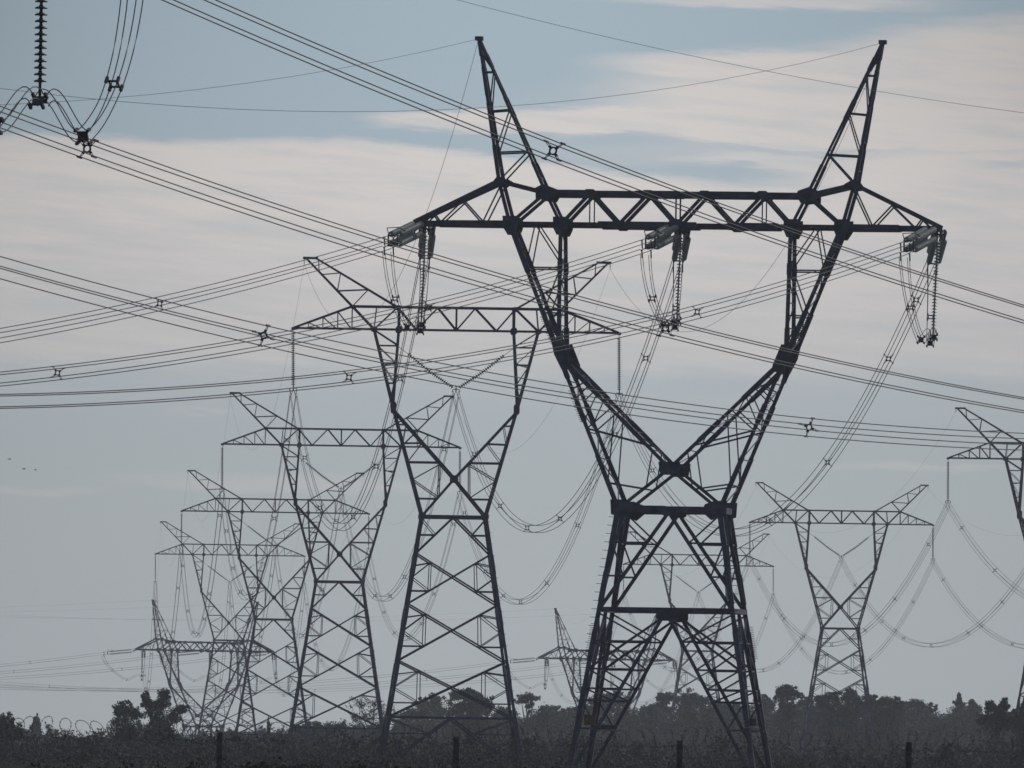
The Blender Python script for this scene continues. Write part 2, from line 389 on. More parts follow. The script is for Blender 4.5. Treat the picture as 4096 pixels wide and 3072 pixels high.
    if strain:
        OUT = lambda z: (lerp(8.97, 6.1, -z / 7.1), z) if z > -7.1 else (lerp(6.1, 2.73, (-z - 7.1) / 8.2), z)
        INV = lambda z: (lerp(6.21, 6.15, -z / 6.6), z)
        DG = lambda z: (lerp(6.1, 0, (-z - 7.1) / 6.0), z)
        XM = lambda z: (lerp(0, 2.73, (-z - 13.1) / 2.2), z)
        lr(fr, (8.97, 0), (6.1, -7.1), .22); lr(fr, (6.1, -7.1), (2.73, -15.3), .21); lr(fr, (6.21, 0), (6.15, -6.8), .22)
        lr(fr, (6.1, -7.1), (0, -13.1), .20); lr(fr, (0, -13.1), (2.73, -15.3), .18)
        # splices
        for a, b, w in [(OUT(-.3), OUT(-2.6), .28), (OUT(-4.6), OUT(-6.9), .27), (OUT(-7.2), OUT(-8.3), .27), (OUT(-9.6), OUT(-10.6), .27), (OUT(-12.4), OUT(-15.1), .25),
                        (DG(-7.4), DG(-9.3), .26), (DG(-10.5), DG(-11.6), .25), (INV(-2), INV(-2.6), .27), (INV(-5.5), INV(-6.9), .27)]:
            lr(fr, a, b, w, L=False)
        lr(fr, (7.6, 0), OUT(-2.3), .075); lr(fr, (7.6, 0), INV(-2.1), .075); lr(fr, OUT(-2.35), INV(-2.35), .085)
        lr(fr, INV(-2.4), OUT(-4.8), .08); lr(fr, OUT(-4.8), INV(-4.8), .085); lr(fr, OUT(-4.8), INV(-6.2), .08)
        lr(fr, OUT(-8.9), DG(-8.5), .08); lr(fr, OUT(-11.0), DG(-9.9), .075); lr(fr, OUT(-11.0), DG(-11.85), .10); lr(fr, OUT(-13.9), XM(-14.2), .09)
        lr(fr, DG(-10.1), OUT(-13.9), .075); lr(fr, (0.95, -12.15), XM(-14.1), .075); lr(fr, DG(-9.15), OUT(-10.6), .07); lr(fr, OUT(-9.4), DG(-8.7), .07)
        lace(fr, (8.97, 0), (6.1, -7.1), 6, .05); lace(fr, (6.1, -7.1), (2.73, -15.3), 6, .055); lace(fr, (6.21, 0), (6.15, -6.8), 5, .05); lace(fr, (6.1, -7.1), (0, -13.1), 6, .05)
        fb(fr, (-2.73, -15.3), (2.73, -15.3), .34); fb(fr, (-2.0, -15.3), (-.2, -15.3), .39, L=False)
        tie(fr, (2.73, -15.3), .34); tie(fr, (0, -13.1), .15)
        gus(G, (0, -15.45), .5, .24)
        pgus((6.12, -7.0), [(6.52, -6.36), (5.88, -6.36), (5.42, -7.5), (5.45, -7.85), (5.95, -7.85), (6.36, -7.04)])
        pgus((0, -13.15), [(.60, -12.74), (-.60, -12.74), (-.48, -13.45), (.48, -13.45)])
        pgus((2.62, -15.2), [(3.15, -14.8), (2.48, -14.8), (1.95, -15.0), (1.78, -15.4), (2.3, -15.85), (3.1, -15.6)])
        # step bolts
        for z in [x * .11 for x in range(82, 98)] + [x * .11 for x in range(46, 60)]:
            q = OUT(-z)
            for sx in (-1, 1): fr.bar((sx * (q[0]), -dep(*q) / 2 - .1, H - z), (sx * (q[0] + .26), -dep(*q) / 2 - .1, H - z + .02), .03)
    else:
        OUT = lambda z: (lerp(6.58, 4.95, -z / 6.3), z) if z > -6.3 else (lerp(4.95, 2.54, (-z - 6.3) / 8.6), z)
        INV = lambda z: (lerp(4.6, 4.98, -z / 6.0), z)
        DG = lambda z: (lerp(4.9, 0, (-z - 6.5) / 5.4), z); XM = lambda z: (lerp(0, 2.54, (-z - 11.9) / 3.0), z)
        lr(fr, OUT(0), OUT(-6.3), .17); lr(fr, OUT(-6.3), OUT(-14.9), .17); lr(fr, INV(0), INV(-6.0), .16)
        lr(fr, (4.9, -6.5), (0, -11.9), .17); lr(fr, (0, -11.9), (2.54, -14.9), .14); fb(fr, (-2.54, -14.95), (2.54, -14.95), .22)
        for z in (-1.3, -2.7, -4.3): lr(fr, OUT(z), INV(z), .07)
        lr(fr, (6.5, -.1), INV(-1.25), .08); lr(fr, OUT(-1.35), INV(-2.7), .05); lr(fr, OUT(-2.75), INV(-4.3), .05); lr(fr, OUT(-2.9), INV(-2.6), .05); lr(fr, INV(-4.35), OUT(-5.6), .06)
        lr(fr, OUT(-7.6), DG(-7.6), .06); lr(fr, OUT(-9.1), DG(-9.05), .07); lr(fr, OUT(-10.6), DG(-10.6), .10); lr(fr, OUT(-13.5), XM(-13.5), .07)
        lr(fr, DG(-7.6), OUT(-9.1), .05); lr(fr, DG(-9.05), OUT(-10.6), .05); lr(fr, OUT(-12.0), DG(-10.7), .07); lr(fr, OUT(-12.0), XM(-13.4), .07); lr(fr, DG(-10.6), XM(-13.35), .07)
        lace(fr, (6.58, 0), OUT(-6.3), 6, .05); lace(fr, OUT(-6.3), OUT(-14.9), 7, .05); lace(fr, (4.9, -6.5), (0, -11.9), 6, .045)
        tie(fr, (2.54, -14.95), .18)
        for a, rx, rz in [((4.93, -6.25), .24, .55), ((0, -11.9), .34, .34), ((2.54, -14.9), .27, .30)]: gus(G, a, rx, rz)
    fr.build('head_frame', ML, root)
    # ---- body: four legs, bracing on four faces
    hw = lambda z: w0 + sl * (-z - wz)          # z below arm (negative)
    lw = .25 if strain else .20
    for sx in (-1, 1):
        for sy in (-1, 1):
            lg = MB(); q = lambda z: Vector((sx * hw(z), sy * hw(z), H + z))
            lg.bar(q(-wz), q(-H), lw, None, True)
            if strain:
                z = -wz - .3
                while z > -H + 1: lg.bar(q(z), q(max(z - 1.6, -H + .5)), lw * 1.16); z -= 3.1
                for zb in [x * .45 for x in range(int(wz / .45) + 1, int(H / .45) - 5)]:
                    if sy < 0: lg.bar(q(-zb), q(-zb) + Vector((sx * .42, 0, .02)), .03)
                if H > 28:
                    for zb in [21.5 + x * .1 for x in range(18)]: lg.bar(q(-zb), q(-zb) + Vector((sx * .3, 0, .02)), .03)
            else:
                for z0, z1 in [(-18, -19.5), (-22.3, -23.6), (-26.7, -28.2), (-31, -33)]: lg.bar(q(z0), q(z1), lw * 1.2)
                for zb in [x * .9 for x in range(17, 34)]:
                    if sy < 0: lg.bar(q(-zb), q(-zb) + Vector((sx * .25, 0, .02)), .025)
            lg.build('leg', ML, root)
            ft = MB(); b = q(-H); ft.lathe(b + Vector((0, 0, -1)), b + Vector((0, 0, 1.3)), [(0, .55), (1.9, .45), (2.0, .40)], 12)
            ft.build('footing', CONC, root)
    br = MB(); Gb = MB()
    for f in range(4):
        def pt(x, z):
            """x in -1..1 across the face"""
            h = hw(z); p = Vector((x * h, -h, H + z)); a = f * math.pi / 2
            return Vector((p.x * math.cos(a) - p.y * math.sin(a), p.x * math.sin(a) + p.y * math.cos(a), p.z))
        def m(a, b, w, L=False): br.bar(pt(*a), pt(*b), w, None, L)
        def Vx(zt, zb, z): return (z - zt) / (zb - zt)     # inverted V from middle at zt to the corner at zb (fraction of zb half width)
        if strain:
            def tri(zt, zb, zs, w):
                """inverted V from belt middle to the legs at zb, with rungs between V and leg"""
                def v(z, s):
                    xm = s * hw(zb) * (z - zt) / (zb - zt); return (xm / hw(z), z)
                for s in (-1, 1):
                    m((0, zt), (s, zb), w, True)
                    pr = None
                    for i, z in enumerate(zs):
                        m((s, z), v(z, s), .10)
                        if i == 0 and zs[0] - zt < 0: m((s, zt - .1), v(z, s), .09)
                        if pr is not None: m((s, pr), v(z, s), .09)
                        pr = z
            if H > 20.9 + 1.5:
                tri(-15.45, -20.7, [-17.1, -18.9], .20)
                for s in (-1, 1): m((0, -20.7), (s, -20.7), .26)
                if f % 2 == 0:
                    g = MB(); g.plate(0, H - 20.95, (hw(-20.7) + .18) * (1 if f else -1), .62, .42); g.build('belt_gusset', ML, root)
                top = -20.8
            else: top = -15.5
            if H > 28:
                tri(top, -H + .3, [-22.4, -23.9, -24.95, -25.6, -27.1], .19)
                for s in (-1, 1): m((0, top - .2), (s, -23.9), .13)
            elif top == -20.8: tri(top, -H + .3, [-22.0], .18)
            else: tri(top, -H + .2, [-17.2, -18.6], .18)
        else:
            for s in (-1, 1):
                zt, zb = -14.95, -17.9
                m((0, zt), (s, zb), .12)
                xm = lambda z: s * hw(zb) * (z - zt) / (zb - zt) / hw(z)
                m((s, -16.4), (xm(-16.4), -16.4), .07); m((s, -15.1), (xm(-16.4), -16.4), .06)
                for zt, zb in [(-17.9, -21.95), (-21.95, -26.5), (-26.5, -31.0)]:
                    m((s, zt), (-s, zb), .11)
                    # small triangles between the leg and the X
                    a, b = hw(zt), hw(zb); tc_ = a / (a + b); zc = zt + (zb - zt) * tc_
                    xu = lambda z: s * (a * (1 - (z - zt) / (zc - zt))) / hw(z)
                    xl = lambda z: s * (b * ((z - zc) / (zb - zc))) / hw(z)
                    zm = (zt + zb) / 2 + .1; z1 = lerp(zt, zc, .40); z2 = lerp(zc, zb, .52); 
                    m((s, z1 - .25), (xu(z1), z1), .07); m((s, zm), (xu(z1), z1), .06); m((s, zm), (xl(z2), z2), .06); m((s, z2), (xl(z2), z2), .07); m((xu(z1), z1), (xl(z2), z2), .06)
                m((0, -31.0), (s, -31.0), .14); m((0, -31.05), (s, -H + .3), .12)
                v = lambda z: s * hw(-H + .3) * (z + 31.05) / (-H + .3 + 31.05) / hw(z)
                m((s, -32.3), (v(-32.3), -32.3), .07); m((s, -33.6), (v(-33.6), -33.6), .07); m((s, -31.1), (v(-32.3), -32.3), .06); m((s, -32.4), (v(-33.6), -33.6), .06)
    # horizontal diaphragms
    for z in ([-15.35, -20.75] if strain else [-15.0, -31.0]):
        if -z < H - 2:
            h = hw(z)
            br.bar((-h, -h, H + z), (h, h, H + z), .08); br.bar((-h, h, H + z), (h, -h, H + z), .08)
    br.build('body_bracing', ML, root)
    return root

def tower_at(root, arm_px, D, H, rz, label, group, scale=(1, 1, 1)):
    c = P(arm_px[0], arm_px[1], D)
    root.location = (c.x, D, c.z - H); root.rotation_euler = (0, 0, rz); root.scale = scale
    tag(root, label, 'pylon', group)
    M = Matrix.Translation(root.location) @ Matrix.Rotation(rz, 4, 'Z') @ Matrix.Diagonal((*scale, 1))
    return dict(o=root, M=M, H=H, c=Vector((c.x, D, c.z)))
def loc(T, x, y, z): return Vector((T['M'] @ Vector((x, y, T['H'] + z, 1)))[:3])

def heading(a, b):
    d = b - a; return math.atan2(-d.x, d.y)
GS = 'slender suspension pylons'; GT = 'heavy strain pylons'
pix = {'T1': ((1825, 1322), 1130), 'T2': ((1365, 1783), 1550), 'T3': ((1101, 2049), 1969), 'T4': ((920, 2220), 2473),
       'T5': ((3366, 2094), 2010), 'T6': ((2794, 2261), 2461), 'T7': ((4256, 1839), 1588)}
cen = {k: Vector((P(*v[0], v[1]).x, v[1], 0)) for k, v in pix.items()}
lab = {'T1': 'tall slender lattice pylon with horned crossarm, largest after the big dark one',
       'T2': 'second of the slender pylons receding leftward, legs behind the bare tree',
       'T3': 'third slender pylon in the left row, between two taller look-alikes',
       'T4': 'smallest slender pylon at the far end of the left row',
       'T5': 'pale grey slender pylon standing complete at right, clear of the others',
       'T6': 'faint slender pylon seen through the lattice legs of the big dark pylon',
       'T7': 'slender pylon half cut off by the right edge of the picture'}
MB.q = 1.18
susp = build_tower('suspension', 35.5)
MB.q = 1.0
TW = {}
rz_left = heading(cen['T1'], cen['T4']); rz_right = heading(cen['T7'], cen['T6'])
for i, k in enumerate(pix):
    r = susp if i == 0 else copy_tree(susp)
    TW[k] = tower_at(r, pix[k][0], pix[k][1], 35.5, rz_left if k in ('T1', 'T2', 'T3', 'T4') else rz_right, lab[k], GS)
A2 = R(15)                                    # the big pylon's near span leaves towards the camera, to the left
strainA = build_tower('strain', 30.1)
TW['T0'] = tower_at(strainA, (2712, 905), 760, 30.1, -R(6.3), 'huge dark steel lattice pylon with two tall horns, nearest and largest of all', GT)
u1 = (cen['T1'] - TW['T0']['c']); u1.z = 0; u1.normalize()
u2 = Vector((-math.sin(A2), -math.cos(A2), 0))
strainC = build_tower('strain', 20.8)
TW['TA'] = tower_at(strainC, (818, 2603), 2850, 20.8, R(24), 'squat strain pylon seen obliquely at far left, behind the slender pylon row', GT, (1.05, 1.15, 1))
rc = copy_tree(strainC)
TW['TB'] = tower_at(rc, (2425, 2637), 2850, 20.8, R(22), 'squat strain pylon seen obliquely, left of the big dark pylon feet', GT, (1.03, 1.1, 1))
AF = R(21)                                    # heading of the foreground line, away to the right
uf = Vector((math.sin(AF), math.cos(AF), 0)); pf = Vector((math.cos(AF), -math.sin(AF), 0))
tip = P(172, -417, 374)
strainB = build_tower('strain', 24.2)
cf = tip - pf * 14.25
strainB.location = (cf.x, cf.y, cf.z - 24.2); strainB.rotation_euler = (0, 0, -AF)
tag(strainB, 'strain pylon just outside the upper left corner, carrying the foreground line', 'pylon', GT)
TW['TF'] = dict(o=strainB, M=Matrix.Translation(strainB.location) @ Matrix.Rotation(-AF, 4, 'Z'), H=24.2, c=cf)
# small plates and box on the big pylon
p = TW['T0']
Minv = p['M'].inverted()
def on_tower(px, py, D): return Vector((Minv @ P(px, py, D).to_4d())[:3])
m = MB(); c = on_tower(2358, 2880, 755.5); m.bar(c - Vector((0, 0, .28)), c + Vector((0, 0, .28)), .6, .04); m.build('warning_plate', SIGN, p['o'])
m = MB(); c = on_tower(2436, 2908, 755.5); m.bar(c - Vector((.45, 0, 0)), c + Vector((.45, 0, 0)), .22, .1); m.build('name_board', FITTING, p['o'])
m = MB(); c = c - Vector((0, 0.02, .17)); m.bar(c - Vector((.42, 0, 0)), c + Vector((.42, 0, 0)), .06, .12); m.build('board_rail', PLANK, p['o'])
m = MB(); c = on_tower(3012, 2889, 755.4); m.bar(c - Vector((0, 0, .19)), c + Vector((0, 0, .19)), .40, .25); m.bar(c + Vector((-.3, .1, -.1)), c + Vector((.5, .1, -.1)), .05)
m.build('junction_box', FITTING, p['o'])

# ------------------------------------------------------------------ insulators
def disc_mesh(name, m, r=.15, n=14):
    b = MB(); b.lathe((0, 0, 0), (0, 0, -1), [(0, .035), (.01, .055), (.045, .06), (.055, r * .7), (.085, r), (.112, r), (.11, r * .75), (.115, .05), (.17, .035)], n)
    me = b.mesh(name); me.materials.append(m)
    for p_ in me.polygons: p_.use_smooth = True
    return me
DISC = disc_mesh('insulator_disc', PORC, .17); DISC_G = disc_mesh('glass_disc', GLASS, .15)
def frame_to(a, b):
    d = (b - a).normalized(); q = (-d).to_track_quat('Z', 'X'); return Matrix.Translation(a) @ q.to_matrix().to_4x4()
def string_mb(mb, a, b, pitch=.17, r=.15, n=10):
    L = (b - a).length; k = int(L / pitch); prof = []
    for i in range(k):
        t = i * pitch; prof += [(t + .01, .05), (t + .05, .055), (t + .085, r), (t + .10, r), (t + .105, .05)]
    mb.lathe(a, b, prof, n)
def hang_discs(parent, a, b, n, me, inv):
    M0 = frame_to(a, b); d = (b - a) / n
    for i in range(n): inst('insulator_disc', me, parent, inv @ Matrix.Translation(d * i) @ M0)
def yoke_spider(mb, c, ux, s=.25):
    """suspension clamp set: plate with four arms down to the sub-conductors; ux = unit vector across the line"""
    up = Vector((0, 0, 1)); c = Vector(c)
    mb.bar(c + up * .42, c + up * .15, .10); mb.bar(c + up * .18 - ux * s, c + up * .18 + ux * s, .07)
    for sx in (-1, 1):
        mb.bar(c + ux * s * sx + up * .18, c + ux * s * sx * 1.25 + up * .02, .05); mb.bar(c + ux * s * sx * 1.25 + up * .05, c + ux * s * sx + up * -.02, .06)
        mb.bar(c + up * .15, c + ux * s * sx * .8 - up * .5, .05)
        for dz in (0, -.5): mb.box(c + ux * s * sx + up * dz, .09, .22, .09)
ZCL = -5.15     # height of the conductor clamps below the arm of a suspension pylon
phr = {'T1': 'the tallest slender pylon', 'T2': 'the second slender pylon', 'T3': 'the third slender pylon', 'T4': 'the smallest slender pylon',
       'T5': 'the complete right pylon', 'T6': 'the pylon behind the big legs', 'T7': 'the edge-cut pylon'}
attach = {}
def susp_strings(k):
    T = TW[k]; ux = (T['M'].to_3x3() @ Vector((1, 0, 0))).normalized(); fine = k in ('T1', 'T2', 'T7', 'T5'); sw = {'T1': .08}.get(k, 0.05)
    for side, nm in ((-1, 'left'), (1, 'right')):
        if k == 'T7' and side == 1: top = loc(T, side * 13.05, 0, -.15); attach[(k, side)] = top + Vector((sw, 0, ZCL + .15)); continue
        top = loc(T, side * 13.05, 0, -.15); cl = top + Vector((sw * 1.0, 0, ZCL + .15 + .25))
        e = empty('insulator_string', top); tag(e, f'dark disc string hanging under the {nm} arm tip of {phr[k]}', 'insulator', 'suspension insulator strings')
        inv = Matrix.Translation(-top)
        a = top - Vector((0, 0, .25)); b = a.lerp(cl, .93)
        if fine: hang_discs(e, a, b, 25, DISC, inv)
        else: s = MB(); string_mb(s, a - top, b - top, .17, .155, 8); s.build('disc_stack', PORC, e)
        h = MB(); h.bar((0, 0, 0), a - top, .05); h.bar(a - top, b - top, .045); h.build('link_rod', FITTING, e)
        y = MB(); yoke_spider(y, cl - top - Vector((0, 0, .1)), ux); y.build('clamp_yoke', FITTING, e)
        attach[(k, side)] = cl - Vector((0, 0, .35))
    if k == 'T7': attach[(k, 0)] = loc(T, 0, 0, ZCL); return
    cl = loc(T, .05, 0, ZCL + .35); e = empty('v_insulator_string', cl)
    tag(e, f'V-shaped pair of disc strings in the window of {phr[k]}', 'insulator', 'V insulator strings'); inv = Matrix.Translation(-cl)
    for side in (-1, 1):
        st = loc(T, side * 4.62, 0, -1.35); a = st.lerp(cl, .17); b = st.lerp(cl, .95); b = b + Vector((0, 0, .05)); mid = a.lerp(b, .5) - Vector((0, 0, .12))
        if fine: hang_discs(e, a, mid, 12, DISC, inv); hang_discs(e, mid, b, 12, DISC, inv)
        else: s = MB(); string_mb(s, a - cl, b - cl, .17, .155, 8); s.build('disc_stack', PORC, e)
        h = MB(); h.bar(st - cl, a - cl, .04); h.bar(a - cl, mid - cl, .05); h.bar(mid - cl, b - cl, .05); h.build('link_rod', FITTING, e)
    y = MB(); yoke_spider(y, Vector((0, 0, -.1)), ux); y.build('clamp_yoke', FITTING, e)
    attach[(k, 0)] = cl - Vector((0, 0, .35))
for k in ('T1', 'T2', 'T3', 'T4', 'T5', 'T6', 'T7'): susp_strings(k)

# ------------------------------------------------------------------ conductor bundles
def spacer_mesh(s=.5):
    b = MB(); n = 16; k = 0
    # ring frame
    for i in range(n):
        a0 = 2 * math.pi * i / n; a1 = 2 * math.pi * (i + 1) / n; r = .105
        b.bar((r * math.cos(a0), 0, r * math.sin(a0)), (r * math.cos(a1), 0, r * math.sin(a1)), .045, .05)
    for sx in (-1, 1):
        for sz in (-1, 1):
            b.bar((sx * .085, 0, sz * .085), (sx * .14, 0, sz * .14), .085, .05)
            for o in (-.018, .018): b.bar((sx * .13 + o, sx * sz * .02, sz * .13 - o * sx * sz), (sx * s / 2 + o * .4, sx * sz * .05, sz * s / 2 - o * .4 * sx * sz), .018)
            b.bar((sx * s / 2, -.17 + sx * sz * .05, sz * s / 2), (sx * s / 2, .17 + sx * sz * .05, sz * s / 2), .05)
    me = b.mesh('spacer_damper'); me.materials.append(FITTING); return me
SPACER = spacer_mesh()
def square_spacer_mesh(s=.42, plate=False):
    b = MB(); h = s / 2
    if plate: b.bar((0, 0, -h * .8), (0, 0, h * .8), s * .8, .06, ref=(0, 1, 0))
    else:
        for i in range(4):
            c = [(-h * .7, -h * .7), (h * .7, -h * .7), (h * .7, h * .7), (-h * .7, h * .7)]
            b.bar((c[i][0], 0, c[i][1]), (c[(i + 1) % 4][0], 0, c[(i + 1) % 4][1]), .045)
    for sx in (-1, 1):
        for sz in (-1, 1): b.bar((sx * h * .7, 0, sz * h * .7), (sx * h, 0, sz * h), .055); b.bar((sx * h, -.1, sz * h), (sx * h, .1, sz * h), .075)
    me = b.mesh('jumper_weight' if plate else 'jumper_spacer'); me.materials.append(FITTING); return me
SQ = square_spacer_mesh(.33); WT = square_spacer_mesh(.36, True)
def span_curve(a, b, sag):
    return lambda t: a.lerp(b, t) - Vector((0, 0, 4 * sag * t * (1 - t)))
def bundle(name, label, group, C, nseg, r, spacers, t0=0., t1=1., s=.5, twist=0.0, cat='power line', sp_mesh=None, fan0=None, names=('conductor', 'spacer')):
    o0 = C(t0); root = empty(name, o0); tag(root, label, cat, group)
    a, b = C(0.), C(1.); h = (b - a); h.z = 0; h.normalize(); side = Vector((h.y, -h.x, 0)); up = Vector((0, 0, 1))
    tw = twist if callable(twist) else (lambda t, tt=twist: tt)
    def off(t, i, j):
        x, z = i * s / 2, j * s / 2; w = tw(t); c, q = math.cos(w), math.sin(w)
        return side * (x * c - z * q) + up * (x * q + z * c)
    for (i, j) in ((-1, 1), (1, 1), (-1, -1), (1, -1)):
        pts = []
        for k in range(nseg + 1):
            t = t0 + (t1 - t0) * k / nseg; wob = 0.009 * math.sin(9 * t + i * 2 + j)   # sub-conductors never lie perfectly parallel
            pts.append(C(t) - o0 + off(t, i, j) + up * wob * (1 if 0.02 < t < 0.98 else 0))
        mb = MB(); mb.tube(pts, r, 5); ob = mb.build(names[0], WIRE, root)
    for t in spacers:
        if not t0 <= t <= t1: continue
        d = (C(min(t + .002, 1)) - C(max(t - .002, 0))).normalized()
        y = d; w = tw(t); x = (side * math.cos(w) + up * math.sin(w)); z = x.cross(y).normalized() 
        if z.z < 0: z = -z
        x = y.cross(z).normalized()
        M = Matrix((x, y, z)).transposed().to_4x4(); M.translation = C(t) - o0
        inst(names[1], sp_mesh or SPACER, root, M)
    return root
def spans(n, j=0.0): return [(i + .5 + random.uniform(-.22, .22)) / n for i in range(n)]

PH = {-1: 'left', 0: 'centre', 1: 'right'}
# ---- strain hardware for one phase
def tension_set(T, x, u, drop, label, fine=True, start=1.1, end=5.5, wire_at=6.9, quad=True):
    """four insulator strings in a square pulled along u; returns the point where the wires begin"""
    base = loc(T, x, 0, -0.1); pn = Vector((u.y, -u.x, 0)); up = Vector((0, 0, 1))
    # start at the face of the arm on that side
    e = empty('tension_insulator_set', base); tag(e, label, 'insulator', 'tension insulator sets')
    def q(t): return u * t + up * (-drop * t / wire_at - .05)
    for i in (-1, 1):
        for j in (-1, 1):
            o = pn * (i * .25) + up * (j * .26)
            s = MB(); string_mb(s, q(start) + o, q(end) + o, .146 if fine else .17, .165, 14 if fine else 8); s.build('insulator_string', GLASS, e)
    h = MB(); h.bar(q(.2), q(.7), .10); h.bar(q(.65) - pn * .3, q(.65) + pn * .3, .08); h.bar(q(.65) - up * .3, q(.65) + up * .3, .08)
    for i in (-1, 1): h.bar(q(.65) + pn * (i * .25) - up * .3, q(.65) + pn * (i * .25) + up * .3, .08)
    for i in (-1, 1):
        for j in (-1, 1): h.bar(q(.65), q(start) + pn * (i * .25) + up * (j * .26), .05)
    h.build('anchor_yoke', FITTING, e); h = MB()
    for i in (-1, 1):
        for j in (-1, 1):
            o = pn * (i * .25) + up * (j * .26); h.bar(q(end) + o, q(end + .5) + o, .06); h.bar(q(end + .4) + o, q(wire_at) + o, .035)
        h.bar(q(end + .45) + pn * (i * .25) + up * .33, q(end + .45) + pn * (i * .25) - up * .33, .09); 
    h.bar(q(end + .45) - pn * .28 + up * .26, q(end + .45) + pn * .28 + up * .26, .08); h.bar(q(end + .45) - pn * .28 - up * .26, q(end + .45) + pn * .28 - up * .26, .08)
    # dead-end clamps with jumper lugs
    for i in (-1, 1):
        for j in (-1, 1):
            o = pn * (i * .25) + up * (j * .26); h.bar(q(wire_at - .5) + o, q(wire_at) + o, .06); h.bar(q(wire_at - .15) + o, q(wire_at - .25) + o - up * .45, .075)
    h.build('line_yoke', FITTING, e)
    # arcing horn hoop
    g = MB(); c0 = q(end + .2); L_ = [c0 + pn * .3 + up * .28, c0 + pn * .32 + up * .62 + u * .3, c0 - pn * .32 + up * .66 + u * .3, c0 - pn * .38 + up * .5 - u * .9, c0 - pn * .3 + up * .3 - u * .2]
    for a, b in zip(L_, L_[1:]): g.bar(a, b, .045)
    g.build('arcing_horn', FITTING, e)
    return base + q(wire_at), base
def cubic(p0, p1, p2, p3):
    return lambda t: p0 * (1 - t) ** 3 + p1 * (3 * t * (1 - t) ** 2) + p2 * (3 * t * t * (1 - t)) + p3 * t ** 3
def jumper(base, E1, E2, ua, ub, zy, zw, label, r=.018, dw=3.0):
    up = Vector((0, 0, 1)); Y = base + up * zy
    W1 = base + ua * dw + up * zw; W2 = base + ub * dw + up * zw
    root = empty('jumper_loop', base); tag(root, label, 'jumper cable', 'jumper loops on the strain pylons')
    def seg(p0, p1, p2, p3, s0, s1):
        h = (p3 - p0); h.z = 0; h.normalize(); side = Vector((h.y, -h.x, 0)); C = cubic(p0, p1, p2, p3)
        return C, side
    parts = []
    for E, ux, W in ((E1, ua, W1), (E2, ub, W2)):
        pn = Vector((ux.y, -ux.x, 0))
        Ca = cubic(E - up * .45, E - ux * .5 - up * 2.6, W + ux * 1.5 + up * .55, W)
        Cb = cubic(W, W - ux * 1.0 - up * .05, Y + ux * 1.0 + up * .75, Y + ux * .12)
        for (i, j) in ((-1, 1), (1, 1), (-1, -1), (1, -1)):
            pts = []
            for k in range(17):
                t = k / 16; s = lerp(.23, .155, min(1, t * 1.6))
                tn = (Ca(min(t + .01, 1)) - Ca(max(t - .01, 0))).normalized(); nz = pn.cross(tn).normalized()
                pts.append(Ca(t) - base + pn * (i * s) + (nz if nz.z > 0 else -nz) * (j * s) + ux * 0)
            for k in range(1, 13):
                t = k / 12; s = .155
                tn = (Cb(min(t + .01, 1)) - Cb(max(t - .01, 0))).normalized(); nz = pn.cross(tn).normalized(); nz = nz if nz.z > 0 else -nz
                pts.append(Cb(t) - base + pn * (i * s) + nz * (j * s))
            mb = MB(); mb.tube(pts, r, 5); mb.build('conductor', WIRE, root)
        def put(me, nm, C, t):
            tn = (C(min(t + .01, 1)) - C(max(t - .01, 0))).normalized(); z = pn.cross(tn).normalized(); z = z if z.z > 0 else -z
            M = Matrix((tn.cross(z).normalized(), tn, z)).transposed().to_4x4(); M.translation = C(t) - base; inst(nm, me, root, M)
        put(SQ, 'spacer', Ca, .48); put(WT, 'counterweight', Ca, 1.0)
    put(WT, 'counterweight', Cb, 1.0)
    return Y
def jumper_string(base, Y, label, me=DISC, fine=True):
    e = empty('jumper_insulator', base); tag(e, label, 'insulator', 'jumper insulator strings'); inv = Matrix.Translation(-base)
    L = (base - Y).length; a = base.lerp(Y, .09); b = base.lerp(Y, .90)
    if fine: hang_discs(e, a, b, max(1, int((b - a).length / .17)), me, inv)
    else: s = MB(); string_mb(s, a - base, b - base, .17, .15, 8); s.build('disc_stack', PORC, e)
    h = MB(); h.bar(Vector((0, 0, .1)), a - base, .06); h.bar(a - base, Y - base, .075 if fine else .05); h.bar(Y - base + Vector((-.2, 0, .1)), Y - base + Vector((.2, 0, .1)), .12); h.build('link_rod', FITTING, e)

def col_of(p):
    q = CAMROT.inverted() @ (p - Vector((0, 0, EYE))).to_4d(); return 2048 + F * q.x / -q.z
def at_cols(C, cols, t0=0.0, t1=1.0):
    out = []
    for px in cols:
        a, b = t0, t1; fa = col_of(C(a)) - px
        if fa * (col_of(C(b)) - px) > 0: continue
        for _ in range(40):
            m_ = (a + b) / 2
            if fa * (col_of(C(m_)) - px) > 0: a = m_
            else: b = m_
        out.append((a + b) / 2)
    return out
# ---- big pylon: three phases
T0 = TW['T0']; wires0 = {}
GB = 'four-wire conductor bundles'
for ph in (-1, 0, 1):
    x = ph * 13.85
    E1, base = tension_set(T0, x, u2, 1.15, f'grey glass insulator set pulling left from the {PH[ph]} arm point of the big pylon')
    E2, _ = tension_set(T0, x + .35, u1, 1.45, f'steep foreshortened glass insulator set behind the {PH[ph]} arm point of the big pylon')
    zj = {-1: -5.35, 0: -5.0, 1: -5.7}[ph]
    Y = jumper(base + Vector((.05, 0, 0)), E1, E2, u2, u1, zj, zj - .25, f'jumper cables looping below the {PH[ph]} arm point of the big dark pylon')
    jumper_string(base + Vector((.18, 0, 0)), Y + Vector((-.05, 0, -.2)), f'upright glass disc string below the {PH[ph]} arm point of the big pylon', DISC_G)
    wires0[ph] = (E1, E2)
